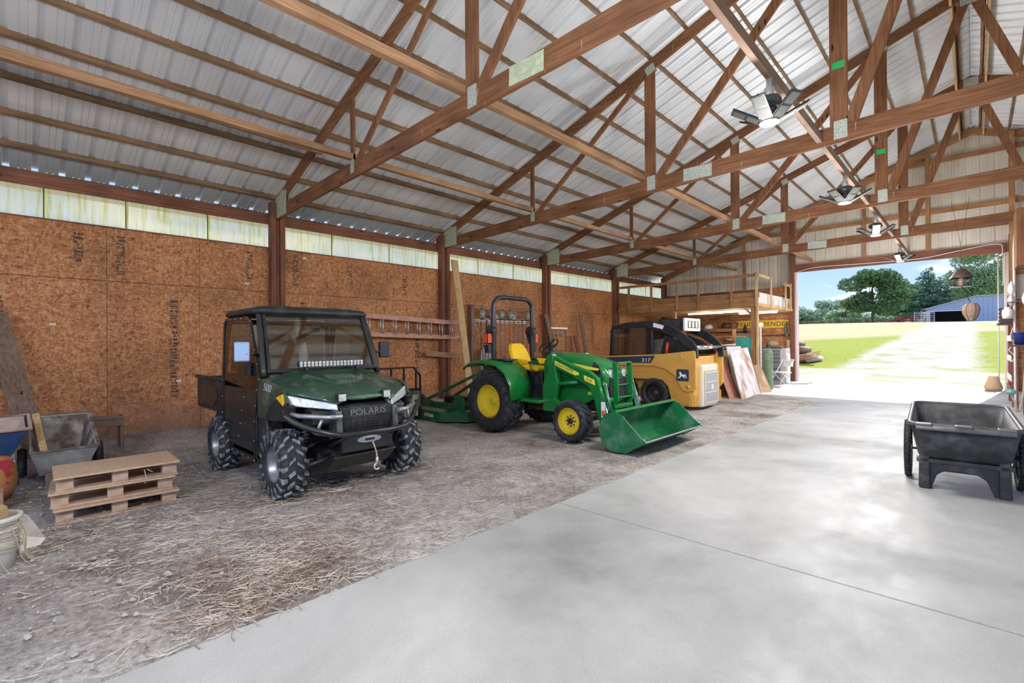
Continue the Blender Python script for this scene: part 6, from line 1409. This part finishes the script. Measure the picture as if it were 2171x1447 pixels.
# ================================================================== RIGHT EDGE: POSTS AND CLUTTER BESIDE THE DOOR
b = MB(); b.box(.68, .84, 13.4, 13.55, -.0, 1.16); tag(b.build('stub_post', 'red_wood_z', None, .005), 'short thick red post at the right edge of the view', 'post')
b = MB(); b.box(.74, .86, 13.56, 13.7, 0, 4.1); tag(b.build('timber_post', 'truss_wood_z', None, .005), 'tall brown timber post behind the short red post', 'post')
b = MB(); b.box(.6, 1.6, 13.2, 14.0, 2.86, 3.95); tag(b.build('plywood_box', 'truss_wood_z', None, .01), 'dark wooden box fixed high on the posts at the right edge', 'box')
t = thing('wall_ladder_rack', 'white and red slatted rack of boards between posts right of the door', 'rack', (.62, 15.0, 0))
for y in (-.05, 1.4): part('rack_post', 'red_wood_z', [(-.03, .05, y-.04, y+.04, 0, 2.5)], t)
for z, m_ in ((.55, 'white_paint'), (.98, 'white_paint'), (1.42, 'white_paint'), (.3, 'red_wood_y'), (1.85, 'red_wood_y')): part('rack_slat', m_, [(-.05, -.03, -.1, 1.45, z, z+.13)], t)
b = MB(); b.box(.36, .58, 14.2, 14.6, 1.76, 1.8); b.box(.4, .58, 14.25, 14.6, 1.8, 2.12)
for k in range(4): b.box(.385, .4, 14.25, 14.6, 1.83+k*.08, 1.87+k*.08)
tag(b.build('slatted_box', 'box_brown', None, .006), 'dark brown slatted wooden box mounted beside the door jamb', 'box')
b = MB(); b.box(.56, .66, 14.25, 14.55, 1.8, 1.83); b.box(.6, .66, 14.3, 14.4, 0, 1.8); tag(b.build('mounting_post', 'red_wood_z', None, .004), 'thin red upright that carries the slatted box', 'post')
b = MB(); b.lathe([(0, 0), (.07, 0), (.085, .08), (.08, .17), (.05, .2), (.05, .23), (0, .23)], (.5, 13.9, 1.88), n=20); tag(b.build('jar_lamp', 'white_paint'), 'white glass jar lamp hanging right of the slatted box', 'lamp')
b = MB(); b.tube([(.5, 13.9, 2.11), (.5, 13.9, 2.2), (.62, 13.9, 2.22), (.75, 13.65, 2.22)], .012, 6); tag(b.build('lamp_bracket', 'copper_brown'), 'curved bracket holding the white jar lamp', 'bracket')
b = MB(); b.lathe([(0, 0), (.07, 0), (.095, .22), (.1, .24), (.085, .24), (.065, .02), (0, .02)], (.63, 13.3, 1.36), n=24); tag(b.build('plant_pot', 'blue_plant_pot'), 'dark blue glazed pot on the shelf bracket at the right edge', 'pot')
b = MB(); b.box(.5, .78, 13.2, 13.42, 1.32, 1.355); b.prism([(.7, 1.32), (.78, 1.32), (.78, 1.1)], 13.3, 13.33); tag(b.build('shelf_bracket', 'copper_brown', None, .004), 'dark bracket shelf under the blue pot', 'shelf')
for k, (x, y, z, m_, lab) in enumerate([(.56, 14.0, 2.5, 'white_paint', 'white cloth bundle hung on the right hand post, upper one'), (.56, 14.0, 2.27, 'silver_grey', 'grey white bundle hung on the right hand post, lower one'), (.72, 13.3, 2.25, 'paper_white', 'pale gloves hung at the right edge above the blue pot')]):
    b = MB(); b.loft([[(x+.05*math.cos(a)*k2, y+.06*math.sin(a)*k2, z-.14+.07*j+.0) for a in [q*PI/4 for q in range(8)]] for j, k2 in enumerate((.4, 1, 1.1, .7, .2))]); tag(b.build('cloth_bundle', m_), lab, 'cloth')
b = MB(); b.lathe([(0, 0), (.05, .01), (.075, .05), (.05, .1), (0, .11)], (.5, 13.0, .42), n=8, smooth=False); tag(b.build('hose_reel', 'turquoise'), 'turquoise hose nozzle reel hanging low at the right edge', 'hose reel')
b = MB(); b.tube(smooth_path([(.5, 13.0, .42), (.56, 13.0, .25), (.6, 13.1, .1), (.66, 13.2, .35), (.7, 13.3, .9), (.72, 13.38, 1.1)], 5), .014, 6); tag(b.build('garden_hose', 'rope'), 'tan hose looping down beside the red post', 'hose')
b = MB(); b.tube(smooth_path([(.58, 14.1, 1.7), (.54, 14.1, 1.5), (.6, 14.1, 1.38), (.52, 14.1, 1.25), (.6, 14.1, 1.12), (.56, 14.1, 1.0)], 5), .008, 6); tag(b.build('wire_coil', 'cable_white'), 'loops of pale wire hung under the slatted box', 'wire')
b = MB(); b.lathe([(0, 0), (.17, 0), (.2, .1), (.12, .32), (.1, .42), (.08, .42), (0, .4)], (.4, 19.35, 0), n=24); tag(b.build('clay_urn', 'terracotta'), 'tan clay urn on the floor at the right door jamb', 'urn')
b = MB(); b.tube([(.6, 14.0, .0), (.6, 14.0, .3), (.6, 14.0, 3.3), (.62, 14.1, 3.6), (.72, 14.1, 3.95)], .018, 8); tag(b.build('conduit_pipe', 'cable_white'), 'white electrical conduit running up the right hand posts', 'conduit')
b = MB(); b.tube(smooth_path([(DX0-.1, YW-.12, 3.9), (DX0+.6, YW-.12, 4.05), (-2.6, YW-.12, 4.02), (-1.2, YW-.12, 4.0), (-.3, YW-.12, 4.12), (.5, YW-.12, 4.2), (.62, YW-.14, 3.95), (.62, YW-.14, 3.0)], 5), .012, 6); tag(b.build('power_cable', 'cable_white'), 'white cable sagging along the big door header', 'cable')
b = MB(); b.lathe([(0, 0), (.05, .01), (.06, .08), (.04, .14), (.03, .2), (0, .2)], (-1.6, 19.6, 4.02), n=14); tag(b.build('bulb_lamp', 'white_paint'), 'white bulb fixture above the middle of the door header', 'lamp')
b = MB(); b.tube([(.5, 19.5, 3.75), (.5, 19.5, 3.8), (.53, 19.5, 3.84)], .06, 10); tag(b.build('junction_box', 'silver_grey'), 'grey round electrical box at the top right of the door', 'electrical box')
b = MB(); b.tube([(.52, 19.5, 0), (.52, 19.5, 3.75)], .015, 8); tag(b.build('conduit_pipe', 'cable_white'), 'thin pale conduit rising beside the right door jamb', 'conduit')
